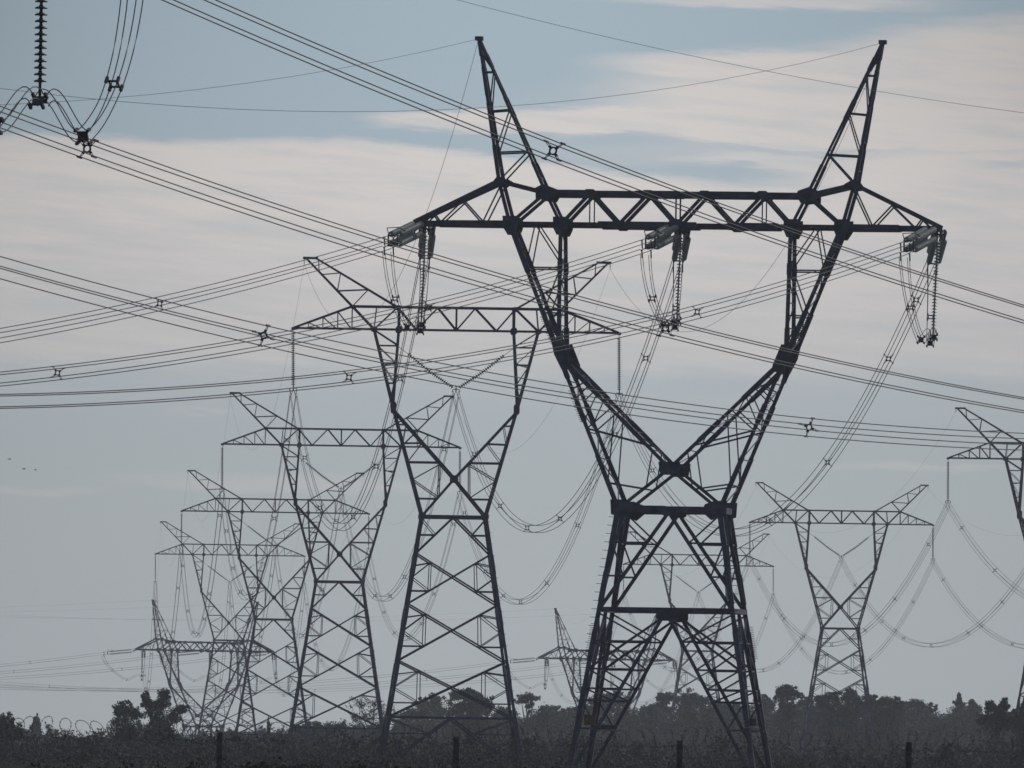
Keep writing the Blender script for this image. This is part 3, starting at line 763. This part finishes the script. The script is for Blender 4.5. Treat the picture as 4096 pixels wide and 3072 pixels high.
# near spans to the left
for ph in (-1, 0, 1):
    E1 = wires0[ph][0]; L = 450.0
    B = E1 + u2 * L; B.z = E1.z
    sag = .122 * L / 4
    bundle('conductor_bundle', f'four parallel wires sweeping left from the {PH[ph]} arm point of the big dark pylon', GB, span_curve(E1, B, sag), 60, .023,
           at_cols(span_curve(E1, B, sag), {-1: [639], 0: [230, 1715], 1: [1396, 2789]}[ph], 0, .6), 0, .62, .52, {-1: .26, 0: .16, 1: .12}[ph])
    E2 = wires0[ph][1]; B = attach[('T1', ph)]
    bundle('conductor_bundle', f'{PH[ph]} four-wire bundle sagging between the big dark pylon and the tallest slender one', GB, span_curve(E2, B, 12.6), 60, .021,
           at_cols(span_curve(E2, B, 12.6), {-1: [1219, 1280, 1413, 1505, 1600], 0: [1897, 2000, 2109, 2240, 2460, 2583], 1: [2610, 2732, 2900, 3072, 3310, 3554, 3665]}[ph]), 0, 1, .48)
def link(ka, kb, sag, txt, r=.020, phs=(-1, 0, 1), n=7):
    for ph in phs:
        a, b = attach[(ka, ph)], attach[(kb, ph)]
        bundle('conductor_bundle', f'{PH[ph]} four-wire bundle sagging between {txt}', GB, span_curve(a, b, sag), 44, r, spans(n), 0, 1, .46)
link('T1', 'T2', 13.9, 'the tallest and second slender pylons')
link('T2', 'T3', 13.9, 'the second and third slender pylons')
link('T3', 'T4', 15.5, 'the third and smallest slender pylons')
link('T7', 'T5', 13.9, 'the edge-cut pylon and the complete right one')
link('T5', 'T6', 14.5, 'the complete right pylon and the faint one behind')
# spans coming nearer from the edge-cut pylon to one outside the picture
dr = (cen['T7'] - cen['T5']).normalized()
for ph in (-1, 0):
    a = attach[('T7', ph)]; bundle('conductor_bundle', f'{PH[ph]} four-wire bundle dropping out of the picture from the edge-cut pylon', GB, span_curve(a, a + dr * 420, 13.9), 44, .018, spans(7), 0, 1, .46)

# ---- far squat strain pylons
SD = {-1: 'left', 1: 'right'}
def far_strain(k, kf, txt, ul, near_txt):
    T = TW[k]; un = attach[(kf, 0)] - T['c']; un.z = 0; un.normalize()
    for ph in (-1, 0, 1):
        x = ph * 14.0
        E1, base = tension_set(T, x, ul, .75, f'long insulator set reaching left from the {PH[ph]} arm point of {txt}', False)
        E2, _ = tension_set(T, x + (1.3 if ph < 1 else .4), un, 1.4, f'insulator set facing the viewer, {PH[ph]} arm point of {txt}', False)
        Y = jumper(base + Vector((1.0, 0, 0)), E1, E2, ul, un, -5.2, -6.0, f'jumper cables hanging at the {PH[ph]} arm point of {txt}', .017)
        jumper_string(base + Vector((1.0, 0, 0)), Y, f'thin upright disc string, {PH[ph]} arm point of {txt}', DISC, False)
        a = attach[(kf, ph)]
        bundle('conductor_bundle', f'{PH[ph]} faint bundle sagging between {txt} and {near_txt}', GB, span_curve(a, E2, 12.5), 44, .017, spans(6), 0, 1, .46)
        bundle('conductor_bundle', f'faint flat wires leading left, {PH[ph]} arm point of {txt}', GB, span_curve(E1, E1 + ul * 190 + Vector((0, 0, 1.0)), .155 * 190 / 4), 44, .017, spans(4), 0, 1, .46)
    for s in (-1, 1):
        a = loc(T, s * 10.9, 0, 10)
        ew(a, a + ul * 190, 3.5, f'thin earth wire leading left from the {SD[s]} horn of {txt}', .010)
def ew(a, b, sag, label, r=.009, t0=0., t1=1., n=40):
    C = span_curve(a, b, sag); m = MB(); m.tube([C(t0 + (t1 - t0) * i / n) - a for i in range(n + 1)], r, 5); o = m.build('earth_wire', WIRE); o.location = a
    tag(o, label, 'earth wire', 'thin earth wires'); return o
far_strain('TA', 'T4', 'the far left squat pylon', Vector((-1, -.12, 0)).normalized(), 'the smallest slender pylon')
far_strain('TB', 'T6', 'the middle squat pylon', Vector((-1, -.10, 0)).normalized(), 'the faint slender pylon')

# ---- earth wires between horns
def horn(k, s): return loc(TW[k], s * 12.25, 0, 5.15)
SD = {-1: 'left', 1: 'right'}
for s in (-1, 1):
    h0 = loc(T0, s * 10.95, 0, 10.0)
    ew(h0, horn('T1', s), 9.6, f'earth wire between {SD[s]} horns of the big pylon and the tallest slender one', .012)
    b = h0 + u2 * 357; ew(h0, b, 10.5, f'thin earth wire leading left from the {SD[s]} horn of the big dark pylon', .011)
    for ka, kb, tx in (('T1', 'T2', 'tallest and second slender pylons'), ('T2', 'T3', 'second and third slender pylons'), ('T3', 'T4', 'third and smallest slender pylons'),
                       ('T7', 'T5', 'edge-cut pylon and the complete right one'), ('T5', 'T6', 'complete right pylon and faint one behind')):
        ew(horn(ka, s), horn(kb, s), 9.8, f'faint earth wire between {SD[s]} horns of the {tx}', .008)
    ew(horn('T4', s), loc(TW['TA'], s * 10.9, 0, 10), 8, f'faint earth wire from the smallest slender pylon {SD[s]} horn to the squat one', .007)
    ew(horn('T6', s), loc(TW['TB'], s * 10.9, 0, 10), 8, f'faint earth wire from the faint slender pylon {SD[s]} horn to the squat one', .007)

# ---- foreground line crossing the picture
TF = TW['TF']
def solve_plan(x0, px):
    """distance along uf at which a line starting at plan point x0 crosses picture column px"""
    k = (px - 2048) / F
    return (x0.x - k * x0.y) / (k * uf.y - uf.x)
def fit(start, pts, L=430.0):
    """span from start along uf whose picture rows pass the given points: least squares on slope and curvature"""
    import numpy as np
    A, b = [], []
    for (px, py) in pts:
        t = solve_plan(start, px); D = start.y + uf.y * t; z = P(px, py, D).z
        A.append([t, t * t]); b.append(z - start.z)
    s, c = np.linalg.lstsq(np.array(A), np.array(b), rcond=None)[0]
    return float(s), float(c)
fore = {}
rows = {1: [(800, 12), (1500, 312), (2192, 612), (2700, 792), (3400, 1040), (4090, 1252)],
        0: [(20, 495), (340, 585), (1400, 937), (2100, 1160), (2670, 1328), (3300, 1470), (4090, 1612)],
        -1: [(10, 1068), (600, 1218), (1056, 1343), (2000, 1550), (2700, 1655), (3235, 1705), (4090, 1762)]}
for ph in (1, 0, -1):
    pos = loc(TF, ph * 14.25, 0, -.1)
    nmp = {1: 'uppermost', 0: 'middle', -1: 'lowest'}[ph]
    if ph == 1:
        E1, base = tension_set(TF, 14.25, uf, 1.6, 'glass tension insulators above the upper left corner, near side of the foreground line', wire_at=6.3)
        E2, _ = tension_set(TF, 14.25, -uf, 1.6, 'glass tension insulators beyond the upper left corner, far side of the foreground line', wire_at=6.3)
        Y = jumper(base, E1, E2, uf, -uf, -5.35, -6.15, 'jumper cables looping around the dark disc string in the upper left corner', .016)
        jumper_string(base, Y - Vector((0, 0, .1)), 'large dark disc insulator hanging at the top left corner of the picture')
    st = loc(TF, ph * 14.25, 0, -.1) + uf * 6.3 - Vector((0, 0, 1.65))
    s_, c_ = fit(st, rows[ph])
    L = 430.0
    C = lambda t, st=st, s_=s_, c_=c_, L=L: st + uf * (L * t) + Vector((0, 0, s_ * L * t + max(c_, 0.00005) * (L * t) ** 2))
    ts = {1: [(1187 * 1.852)], 0: [180 * 1.852, 1436 * 1.852], -1: [568 * 1.852, 1749 * 1.852]}[ph]
    bundle('conductor_bundle', f'{nmp} of three dark wire bundles crossing the foreground from upper left', GB, C, 120, .019,
           [solve_plan(st, q) / L for q in ts], 0, .6, .48 if ph else .46, {1: -.12, 0: .0, -1: .43}[ph])
g0 = loc(TF, -10.9, 0, 10)
s_, c_ = fit(g0, [(1780, 0), (2700, 205), (2965, 268), (3600, 377), (4096, 458)])
m = MB(); m.tube([uf * t + Vector((0, 0, s_ * t + c_ * t * t)) for t in range(0, 180, 3)], .0085, 5); o = m.build('earth_wire', WIRE); o.location = g0
tag(o, 'thin earth wire crossing from the top edge, above the big pylon, to the right', 'earth wire', 'thin earth wires')

# ------------------------------------------------------------------ ground
def grid_ground():
    m = MB(); xs = [-3000, -1500, -700, -300, -100, 0, 100, 300, 700, 1500, 3000]; ys = [-200, 0, 150, 300, 500, 800, 1200, 1700, 2300, 3000, 4200, 6000]
    for y in ys:
        for x in xs: m.v.append((x, y, 0))
    n = len(xs)
    for j in range(len(ys) - 1):
        for i in range(n - 1): m.f.append((j * n + i, j * n + i + 1, (j + 1) * n + i + 1, (j + 1) * n + i))
    o = m.build('ground', GRASS); tag(o, kind='structure'); return o
grid_ground()

# ------------------------------------------------------------------ trees
def leaf_cloud(mb, c, r, n, size, rnd, shell=.55):
    for _ in range(n):
        while True:
            d = Vector((rnd.uniform(-1, 1), rnd.uniform(-1, 1), rnd.uniform(-1, 1)))
            if .05 < d.length < 1: break
        d = d.normalized() * (shell + (1 - shell) * rnd.random() ** .6) * rnd.uniform(.75, 1.12)
        p_ = Vector((c[0] + d.x * r[0], c[1] + d.y * r[1], c[2] + d.z * r[2])); s = size * rnd.uniform(.5, 1.3)
        a = Vector((rnd.uniform(-1, 1), rnd.uniform(-1, 1), rnd.uniform(-1, 1))).normalized(); b = a.orthogonal().normalized(); b = (b + a.cross(b) * rnd.uniform(-1, 1)).normalized()
        k = len(mb.v); mb.v += [tuple(p_ - a * s), tuple(p_ + b * s * .55), tuple(p_ + a * s), tuple(p_ - b * s * .55)]; mb.f.append((k, k + 1, k + 2, k + 3))
def crown(mb, c, r, rnd, dens, size):
    """a lobe made of clumps of leaves"""
    n = max(6, int(dens * 20))
    for _ in range(n):
        d = Vector((rnd.gauss(0, 1), rnd.gauss(0, 1), rnd.gauss(0, 1))).normalized() * rnd.uniform(.1, 1.25)
        q = (c[0] + d.x * r[0], c[1] + d.y * r[1], c[2] + d.z * r[2]); k = rnd.uniform(.28, .62)
        leaf_cloud(mb, q, (r[0] * k, r[1] * k, r[2] * k), int(56 * dens * (.5 + k)), size * .78, rnd, .1)
def tree(D, base_px, lobes, label, leaf=1, dens=1.0, size=.3, name='tree', cat='tree', group='trees along the horizon', trunk=True, seed=0, skirt=True):
    rnd = random.Random(seed * 7 + int(base_px)); b = P(base_px, 3000, D); root = empty(name, (b.x, D, 0)); tag(root, label, cat, group)
    k = D / F; top = MB(); tr = MB(); zs = []
    for (px, py, rx, ry) in lobes:
        c = P(px, py, D) - Vector((b.x, D, 0)); c.y += rnd.uniform(-.4, .4) * rx * k; r = (rx * k, rx * k * .9, ry * k)
        r = (r[0] * 1.12, r[1] * 1.1, r[2] * 1.15); crown(top, c, r, rnd, dens, size); zs.append((c, r))
    if skirt:      # leafy growth down to the ground
        x0 = min(c.x - r[0] * .8 for c, r in zs); x1 = max(c.x + r[0] * .8 for c, r in zs); zl = min(c.z for c, r in zs); w = (x1 - x0) / 2
        z = zl - .5
        while z > .4:
            n_ = max(1, int(w / 1.3))
            for q_ in range(n_): crown(top, (x0 + (q_ + .5) * (x1 - x0) / n_ + rnd.uniform(-.3, .3), rnd.uniform(-.6, .6), z), (min(1.7, w / n_ * 1.15 + .3), 1.2, 1.1), rnd, dens * .55, size * 1.1)
            z -= 1.5
    if trunk:
        zt = sum(c.z for c, r in zs) / len(zs); h = max(.8, zt * .55); r0 = .035 * zt + .08
        jog = Vector((rnd.uniform(-.2, .2), 0, h * .5))
        tr.tube([Vector((0, 0, -.3)), jog, Vector((jog.x * .4, rnd.uniform(-.2, .2), h))], r0, 7, r0 * .6)
        for c, r in zs:
            mid = Vector((0, 0, h * .8)).lerp(c, .55) + Vector((rnd.uniform(-.3, .3), rnd.uniform(-.3, .3), -.2))
            tr.tube([Vector((0, 0, h * .75)), mid, c + Vector((0, 0, r[2] * .3))], r0 * .45, 5, .04)
            for _ in range(5):
                e_ = c + Vector((rnd.uniform(-1, 1) * r[0], rnd.uniform(-1, 1) * r[1], rnd.uniform(-.3, 1) * r[2])) * .95; tr.tube([c - Vector((0, 0, r[2] * .3)), (c + e_) / 2, e_], .05, 4, .015)
        tr.build('trunk', BARK, root)
    top.build('crown', LEAF[leaf], root)
    return root
N = 1500; M_ = 2160; X_ = 2520
tree(N, 15, [(5, 2885, 40, 32), (38, 2908, 30, 30), (-15, 2915, 40, 40), (20, 2940, 50, 35), (60, 2945, 26, 24)], 'dark leafy tree cut off by the left edge beside the wire coils', 3, 1.1, .2)
tree(N, 510, [(505, 2832, 34, 22), (474, 2855, 26, 24), (538, 2855, 26, 26), (500, 2885, 46, 34), (478, 2925, 34, 34), (530, 2930, 34, 34), (508, 2965, 48, 30)], 'dark rounded bushy tree, left one of the near pair beside the wire coils', 3, 1.15, .14, skirt=False)
tree(N, 635, [(582, 2792, 18, 20), (596, 2822, 22, 26), (655, 2786, 24, 24), (650, 2825, 28, 30), (620, 2868, 36, 34), (655, 2890, 44, 36), (696, 2858, 26, 24), (728, 2836, 24, 15), (610, 2925, 44, 38), (670, 2935, 48, 36), (640, 2970, 64, 26)],
     'dark many-pronged bushy tree, right one of the near pair at left', 3, 1.15, .14, skirt=False)
tree(2300, 147, [(147, 2885, 9, 20), (147, 2912, 17, 22), (147, 2945, 26, 28)], 'small pointed dark conifer rising behind the wire coils', 1, 1.2, .2)
tree(M_, 215, [(198, 2920, 26, 22), (228, 2932, 24, 24), (210, 2960, 40, 24)], 'pale sparse shrubby tree right of the small conifer behind the coils', 1, .5, .22)
tree(M_, 92, [(92, 2925, 26, 18), (80, 2950, 30, 24)], 'low pale rounded tree left of the small conifer behind the coils', 1, .7, .22)
tree(M_, 545, [(560, 2905, 14, 30), (575, 2935, 20, 28)], 'thin hazy sapling in the gap between the two near bushy trees', 1, .5, .2)
tree(M_, 925, [(925, 2935, 36, 18), (905, 2955, 40, 20)], 'low rounded tree just behind the leftmost concrete post', 0, .9, .25)
tree(M_, 1073, [(1073, 2890, 4, 14), (1073, 2915, 6, 20), (1074, 2948, 9, 24)], 'very slim upright dark sapling between slender pylon legs at left', 0, .9, .16)
tree(M_, 1100, [(1085, 2948, 30, 16), (1128, 2942, 32, 18)], 'low scrubby tree around the slim upright sapling', 0, .8, .25)
tree(M_, 1270, [(1235, 2916, 34, 18), (1280, 2910, 40, 18), (1335, 2912, 40, 18), (1290, 2940, 80, 28)], 'wide dark low tree left of the bare crowned tree', 0, 1.0, .26)
tree(M_, 1490, [(1440, 2822, 40, 26), (1500, 2818, 44, 30), (1550, 2842, 34, 28), (1415, 2868, 38, 34), (1475, 2868, 52, 36), (1545, 2890, 44, 36), (1440, 2915, 50, 34), (1510, 2930, 60, 34)],
     'thin brownish tree with see-through crown behind the second slender pylon legs', 2, .52, .2)
tree(X_, 1635, [(1620, 2868, 30, 20), (1650, 2858, 24, 20), (1600, 2890, 40, 28)], 'small rounded tree left of the tallest slender pylon left leg, in the treeline', 1, .9, .28)
tree(X_, 1720, [(1700, 2812, 32, 24), (1745, 2806, 30, 24), (1690, 2848, 40, 30), (1750, 2845, 44, 34)], 'grey-green rounded tree standing between slender pylon legs left of the dark one', 1, 1.0, .3)
tree(M_, 1880, [(1850, 2785, 36, 26), (1905, 2795, 38, 24), (1880, 2772, 26, 18), (1840, 2825, 40, 32), (1900, 2838, 56, 38), (1945, 2820, 28, 26), (1870, 2875, 70, 36)],
     'large dark dense tree framed by the legs of the tallest slender pylon', 0, 1.15, .27)
tree(X_, 2012, [(2005, 2850, 30, 20), (2030, 2870, 30, 24)], 'small dark tree right of the large dense framed tree', 0, 1.0, .28)
tree(M_, 2110, [(2100, 2786, 30, 18), (2130, 2798, 24, 18), (2085, 2806, 20, 16), (2112, 2826, 18, 16)], 'umbrella-crowned tree with visible trunk right of the tallest slender pylon', 1, .8, .22, skirt=False)
tree(M_, 2175, [(2172, 2838, 18, 18), (2160, 2866, 24, 20), (2186, 2868, 20, 20)], 'small thin-crowned pale tree right of the umbrella-crowned one', 2, .6, .2)
tree(X_, 2245, [(2215, 2848, 24, 20), (2250, 2856, 32, 20), (2280, 2862, 24, 20), (2240, 2885, 50, 26)], 'low even-topped tree between the umbrella tree and the big pylon', 1, 1.0, .3)
tree(X_, 2330, [(2310, 2852, 28, 18), (2345, 2850, 24, 20), (2330, 2880, 50, 28)], 'rounded tree touching the left foot of the big dark pylon', 1, 1.0, .3)
tree(X_, 2440, [(2400, 2796, 34, 22), (2440, 2786, 36, 20), (2485, 2810, 34, 26), (2430, 2835, 66, 36)], 'broad tree behind the left legs of the big dark pylon', 0, 1.0, .3)
tree(X_, 2590, [(2575, 2842, 24, 18), (2610, 2832, 24, 20), (2590, 2868, 44, 28)], 'low grey tree between the big pylon legs, left of centre', 1, .9, .3)
tree(X_, 2655, [(2645, 2798, 24, 18), (2672, 2790, 22, 18), (2650, 2828, 36, 28)], 'mid-height tree between the big pylon legs, near its centre', 1, 1.0, .3)
tree(X_, 2760, [(2735, 2786, 32, 24), (2775, 2790, 32, 22), (2810, 2806, 28, 22), (2760, 2825, 56, 34)], 'broad rounded tree between the big pylon legs, right of centre', 1, 1.05, .3)
tree(X_, 2900, [(2865, 2822, 28, 20), (2905, 2832, 34, 22), (2940, 2842, 30, 22)], 'low tree behind the right inner legs of the big pylon', 0, 1.0, .3)
tree(X_, 3065, [(3050, 2806, 24, 22), (3078, 2812, 22, 22), (3060, 2842, 40, 28)], 'small tree just right of the big pylon right foot', 1, .9, .28)
tree(M_, 3152, [(3150, 2756, 32, 18), (3124, 2772, 20, 18), (3180, 2772, 20, 18), (3150, 2786, 36, 18), (3145, 2825, 34, 26), (3165, 2850, 34, 28)],
     'tallest round-topped tree on the horizon, between big pylon and right slender one', 0, .95, .24)
tree(X_, 3215, [(3210, 2808, 22, 18), (3232, 2815, 18, 20), (3215, 2838, 34, 28)], 'small pale tree right of the tallest round-topped tree', 1, .85, .28)
tree(M_, 3350, [(3290, 2806, 32, 24), (3335, 2788, 38, 22), (3395, 2786, 38, 24), (3430, 2812, 26, 26), (3320, 2840, 56, 36), (3390, 2845, 56, 38)], 'wide dark tree behind the legs of the complete right pylon', 0, 1.1, .26)
tree(M_, 3530, [(3490, 2812, 36, 22), (3540, 2806, 36, 20), (3585, 2820, 30, 24), (3530, 2850, 70, 34)], 'wide even-topped dark tree right of the right pylon legs', 0, 1.1, .26)
tree(X_, 3680, [(3640, 2826, 26, 20), (3680, 2824, 24, 20), (3715, 2836, 24, 20), (3675, 2858, 54, 28)], 'lower lumpy tree left of the far right conifer', 1, 1.0, .28)
tree(X_, 3838, [(3838, 2796, 9, 16), (3838, 2816, 18, 18), (3836, 2842, 30, 26)], 'pointed pale conifer rising near the far right of the treeline', 1, 1.1, .24)
tree(X_, 3895, [(3892, 2822, 14, 18), (3896, 2846, 24, 22)], 'small narrow tree immediately right of the pointed pale conifer', 1, 1.0, .26)
tree(N, 3985, [(3965, 2834, 24, 20), (4014, 2816, 20, 18), (3990, 2848, 36, 24), (3960, 2878, 40, 30), (4020, 2880, 40, 32)], 'dark tufted tree near the right edge with two uneven tops', 3, .9, .2)
tree(N, 4080, [(4070, 2868, 30, 22), (4100, 2850, 34, 30), (4080, 2900, 50, 34)], 'dark leafy tree touching the right edge beneath the edge-cut pylon', 3, 1.0, .2)

# the wood that closes the horizon behind the single trees: one mass
rnd = random.Random(3); wood = MB()
def skyline(px):
    pts = [(-400, 2955), (0, 2950), (300, 2958), (760, 2945), (1200, 2930), (1560, 2900), (1700, 2866), (2000, 2860), (2500, 2856), (3000, 2842), (3300, 2834), (3700, 2842), (4100, 2862), (4600, 2860)]
    for (a, ya), (b, yb) in zip(pts, pts[1:]):
        if a <= px <= b: return lerp(ya, yb, (px - a) / (b - a))
    return 2950
px = -380
while px < 4500:
    base_y = skyline(px)
    for row in range(3):
        D = 2400 + row * 130 + rnd.uniform(-60, 60); y0 = base_y + row * 5 + rnd.choice([-14, -4, 4, 14, 24]) + rnd.uniform(-6, 6)
        c = P(px + rnd.uniform(-22, 22), y0, D); h = max(1.0, c.z); r = rnd.uniform(1.2, 2.6)
        crown(wood, (c.x, D, h - r * .75), (r, r, r * rnd.uniform(.7, 1.1)), rnd, .8, .26)
        z = h - r * 1.5
        while z > -.2:
            for _ in range(2): leaf_cloud(wood, (c.x + rnd.uniform(-1, 1), D + rnd.uniform(-1, 1), max(z, .3)), (r * 1.1, r, r), 90, .34, rnd, .1)
            z -= r * .9
    px += 30
o = wood.build('distant_wood', LEAF[0]); tag(o, kind='stuff')

# rough undergrowth in the middle distance: nobody could count it
und = MB(); rnd = random.Random(5)
for _ in range(900):
    D = rnd.choice([rnd.uniform(1180, 1500), rnd.uniform(1500, 2350)]); half = 2048 / F * D * 1.25; x = rnd.uniform(-half, half)
    hpx = 8 + 62 * rnd.random() ** 1.7
    h = min(3.6, 1.4 + hpx * D / F); r = rnd.uniform(.7, 1.6)
    for z in (h - .5, h * .45): leaf_cloud(und, (x, D, z), (r, r, h * .34), 90, rnd.choice([.12, .16, .22]), rnd, .1)
for _ in range(900):
    D = rnd.uniform(930, 1420); half = 2048 / F * D * 1.2; x = rnd.uniform(-half, half); h = rnd.uniform(.9, 1.7)
    leaf_cloud(und, (x, D, h * .5), (rnd.uniform(.6, 1.5), .8, h * .6), 80, .10, rnd, .1)
for _ in range(3000):          # dry stalks
    D = rnd.uniform(1180, 1800); half = 2048 / F * D * 1.2; x = rnd.uniform(-half, half); h = rnd.uniform(.9, 2.1)
    und.bar((x, D, 0), (x + rnd.uniform(-.4, .4), D, h), .05, .05)
o = und.build('undergrowth', leafmat('scrub', (0.010, 0.012, 0.010), (0.022, 0.024, 0.019), .12)); tag(o, kind='stuff')
nb = MB(); rnd = random.Random(9)
for px, w, top in [(990, 60, 3052), (1060, 80, 3045), (1170, 70, 3058), (1240, 60, 3054), (1660, 50, 3064), (2990, 60, 3062)]:
    D = 330 + rnd.uniform(-6, 6); c = P(px, top, D); r = w * D / F
    for _ in range(5): leaf_cloud(nb, (c.x + rnd.uniform(-r, r) * .7, D + rnd.uniform(-.3, .3), c.z - r * .45), (r * .6, r * .6, r * .42), 120, .035, rnd, .1)
    leaf_cloud(nb, (c.x, D, c.z * .45), (r, r, c.z * .5), 260, .06, rnd, .1)
for i in range(190):
    D = rnd.uniform(332, 348); x = rnd.uniform(-14.5, 14.5); h = rnd.uniform(1.2, 1.46)
    leaf_cloud(nb, (x, D, h * .55), (rnd.uniform(.25, .6), .4, h * .46), 150, .055, rnd, .1)
for i in range(2600):
    D = rnd.uniform(315, 345); x = rnd.uniform(-14, 14); nb.bar((x, D, 0), (x + rnd.uniform(-.15, .15), D, rnd.uniform(.6, 1.12)), .012)
o = nb.build('weeds', LEAF[3]); tag(o, kind='stuff')

# ------------------------------------------------------------------ security fence with razor coil
FD = 308.0; fx = [P(q, 2940, FD).x for q in (880, 1826, 2719, 3634)]
fl = empty('security_fence', (fx[0], FD, 0)); tag(fl, 'fence of dark concrete posts topped by looping razor wire along the bottom edge', 'fence')
allx = [fx[0] - 10.1, fx[0] - 5.05] + fx + [fx[3] + 5.0, fx[3] + 10]
tops = [2.0, 2.0, 2.02, 2.0, 1.99, 2.03, 2.0, 2.0]
for x, tz in zip(allx, tops):
    m = MB(); X0 = x - fx[0]; m.bar((X0, 0, -.3), (X0 + random.uniform(-.01, .01), 0, tz - .02), .13, .13); m.bar((X0, 0, tz - .021), (X0, 0, tz), .115, .115); m.build('post', CONC, fl)
for z, sg in ((1.86, .02), (1.45, .03), (1.05, .02), (.6, .02), (.2, .01)):
    m = MB(); pts = []
    for a, b in zip(allx, allx[1:]):
        for i in range(8): t = i / 8; pts.append(Vector((lerp(a, b, t) - fx[0], -.08, z - sg * 4 * t * (1 - t))))
    m.tube(pts, .004, 4); m.build('strand_wire', RAZOR, fl)
# coil: a stretched, uneven helix of barbed tape
m = MB(); pts = []; x = allx[0] - fx[0]; a = 0; rnd = random.Random(21); pitch = .5; rad = .25
barbs = []
while x < allx[-1] - fx[0]:
    a += math.pi / 14
    if int(a / (2 * math.pi)) != int((a - math.pi / 14) / (2 * math.pi)):
        pitch = rnd.choice([.16, .24, .34, .46]) * rnd.uniform(.85, 1.2); rad = rnd.uniform(.19, .27)
    lean = .10 * math.sin(a * .13)
    x += pitch / 28; sag = .03 * math.sin(x * 1.3)
    zc = 2.02 + sag; pp = Vector((x + lean * math.sin(a) + .21 * math.cos(a), rad * math.cos(a), zc + rad * math.sin(a))); pts.append(pp); barbs.append(pp)
m.tube(pts, .0065, 4)
for q in barbs[::2]: m.bar(q + Vector((-.02, 0, .014)), q + Vector((.02, 0, -.014)), .010, .005)
m.build('razor_wire_coil', RAZOR, fl)

# ------------------------------------------------------------------ three birds
for (px, py, s, lb) in [(38, 1837, 0.6, 'uppermost tiny dark bird gliding at the far left of the sky'), (96, 1876, 0.66, 'lower left tiny dark bird with wings raised at far left'), (142, 1880, 0.54, 'lower right tiny dark bird, nearest the smallest pylons')]:
    c = P(px, py, 900); e = empty('bird', c, R(random.uniform(-30, 30))); tag(e, lb, 'bird', 'birds far off in the left sky')
    b = MB(); b.lathe((-.16 * s, 0, 0), (.16 * s, 0, 0), [(0, .005), (.05 * s, .028 * s), (.14 * s, .042 * s), (.22 * s, .035 * s), (.27 * s, .022 * s), (.30 * s, .024 * s), (.33 * s, .006)], 10)
    b.bar((-.24 * s, 0, 0), (-.13 * s, 0, 0), .01, .07 * s, ref=(0, 1, 0)); b.build('body', FEATHER, e)
    for q in (-1, 1):
        w = MB(); w.bar((.02 * s, q * .02 * s, .01), (.04 * s, q * .2 * s, .07 * s), .012, .10 * s, ref=(1, 0, 0)); w.bar((.04 * s, q * .2 * s, .07 * s), (-.05 * s, q * .42 * s, .04 * s), .01, .06 * s, ref=(1, 0, 0)); w.build('wing', FEATHER, e)

# ------------------------------------------------------------------ haze
m = MB(); m.v = [(x, y, z) for z in (-1, 60) for y in (-220, 6100) for x in (-3100, 3100)]
m.f = [(0, 2, 3, 1), (4, 5, 7, 6), (0, 1, 5, 4), (2, 6, 7, 3), (0, 4, 6, 2), (1, 3, 7, 5)]
hz = bpy.data.materials.new('haze'); hz.use_nodes = True; t = hz.node_tree; t.nodes.clear()
pv = t.nodes.new('ShaderNodeVolumePrincipled'); ou = t.nodes.new('ShaderNodeOutputMaterial'); t.links.new(pv.outputs[0], ou.inputs['Volume'])
pv.inputs['Color'].default_value = (0.86, 0.91, 1.0, 1); pv.inputs['Density'].default_value = 0.000056; pv.inputs['Anisotropy'].default_value = 0.3
o = m.build('haze', hz); tag(o, kind='stuff')
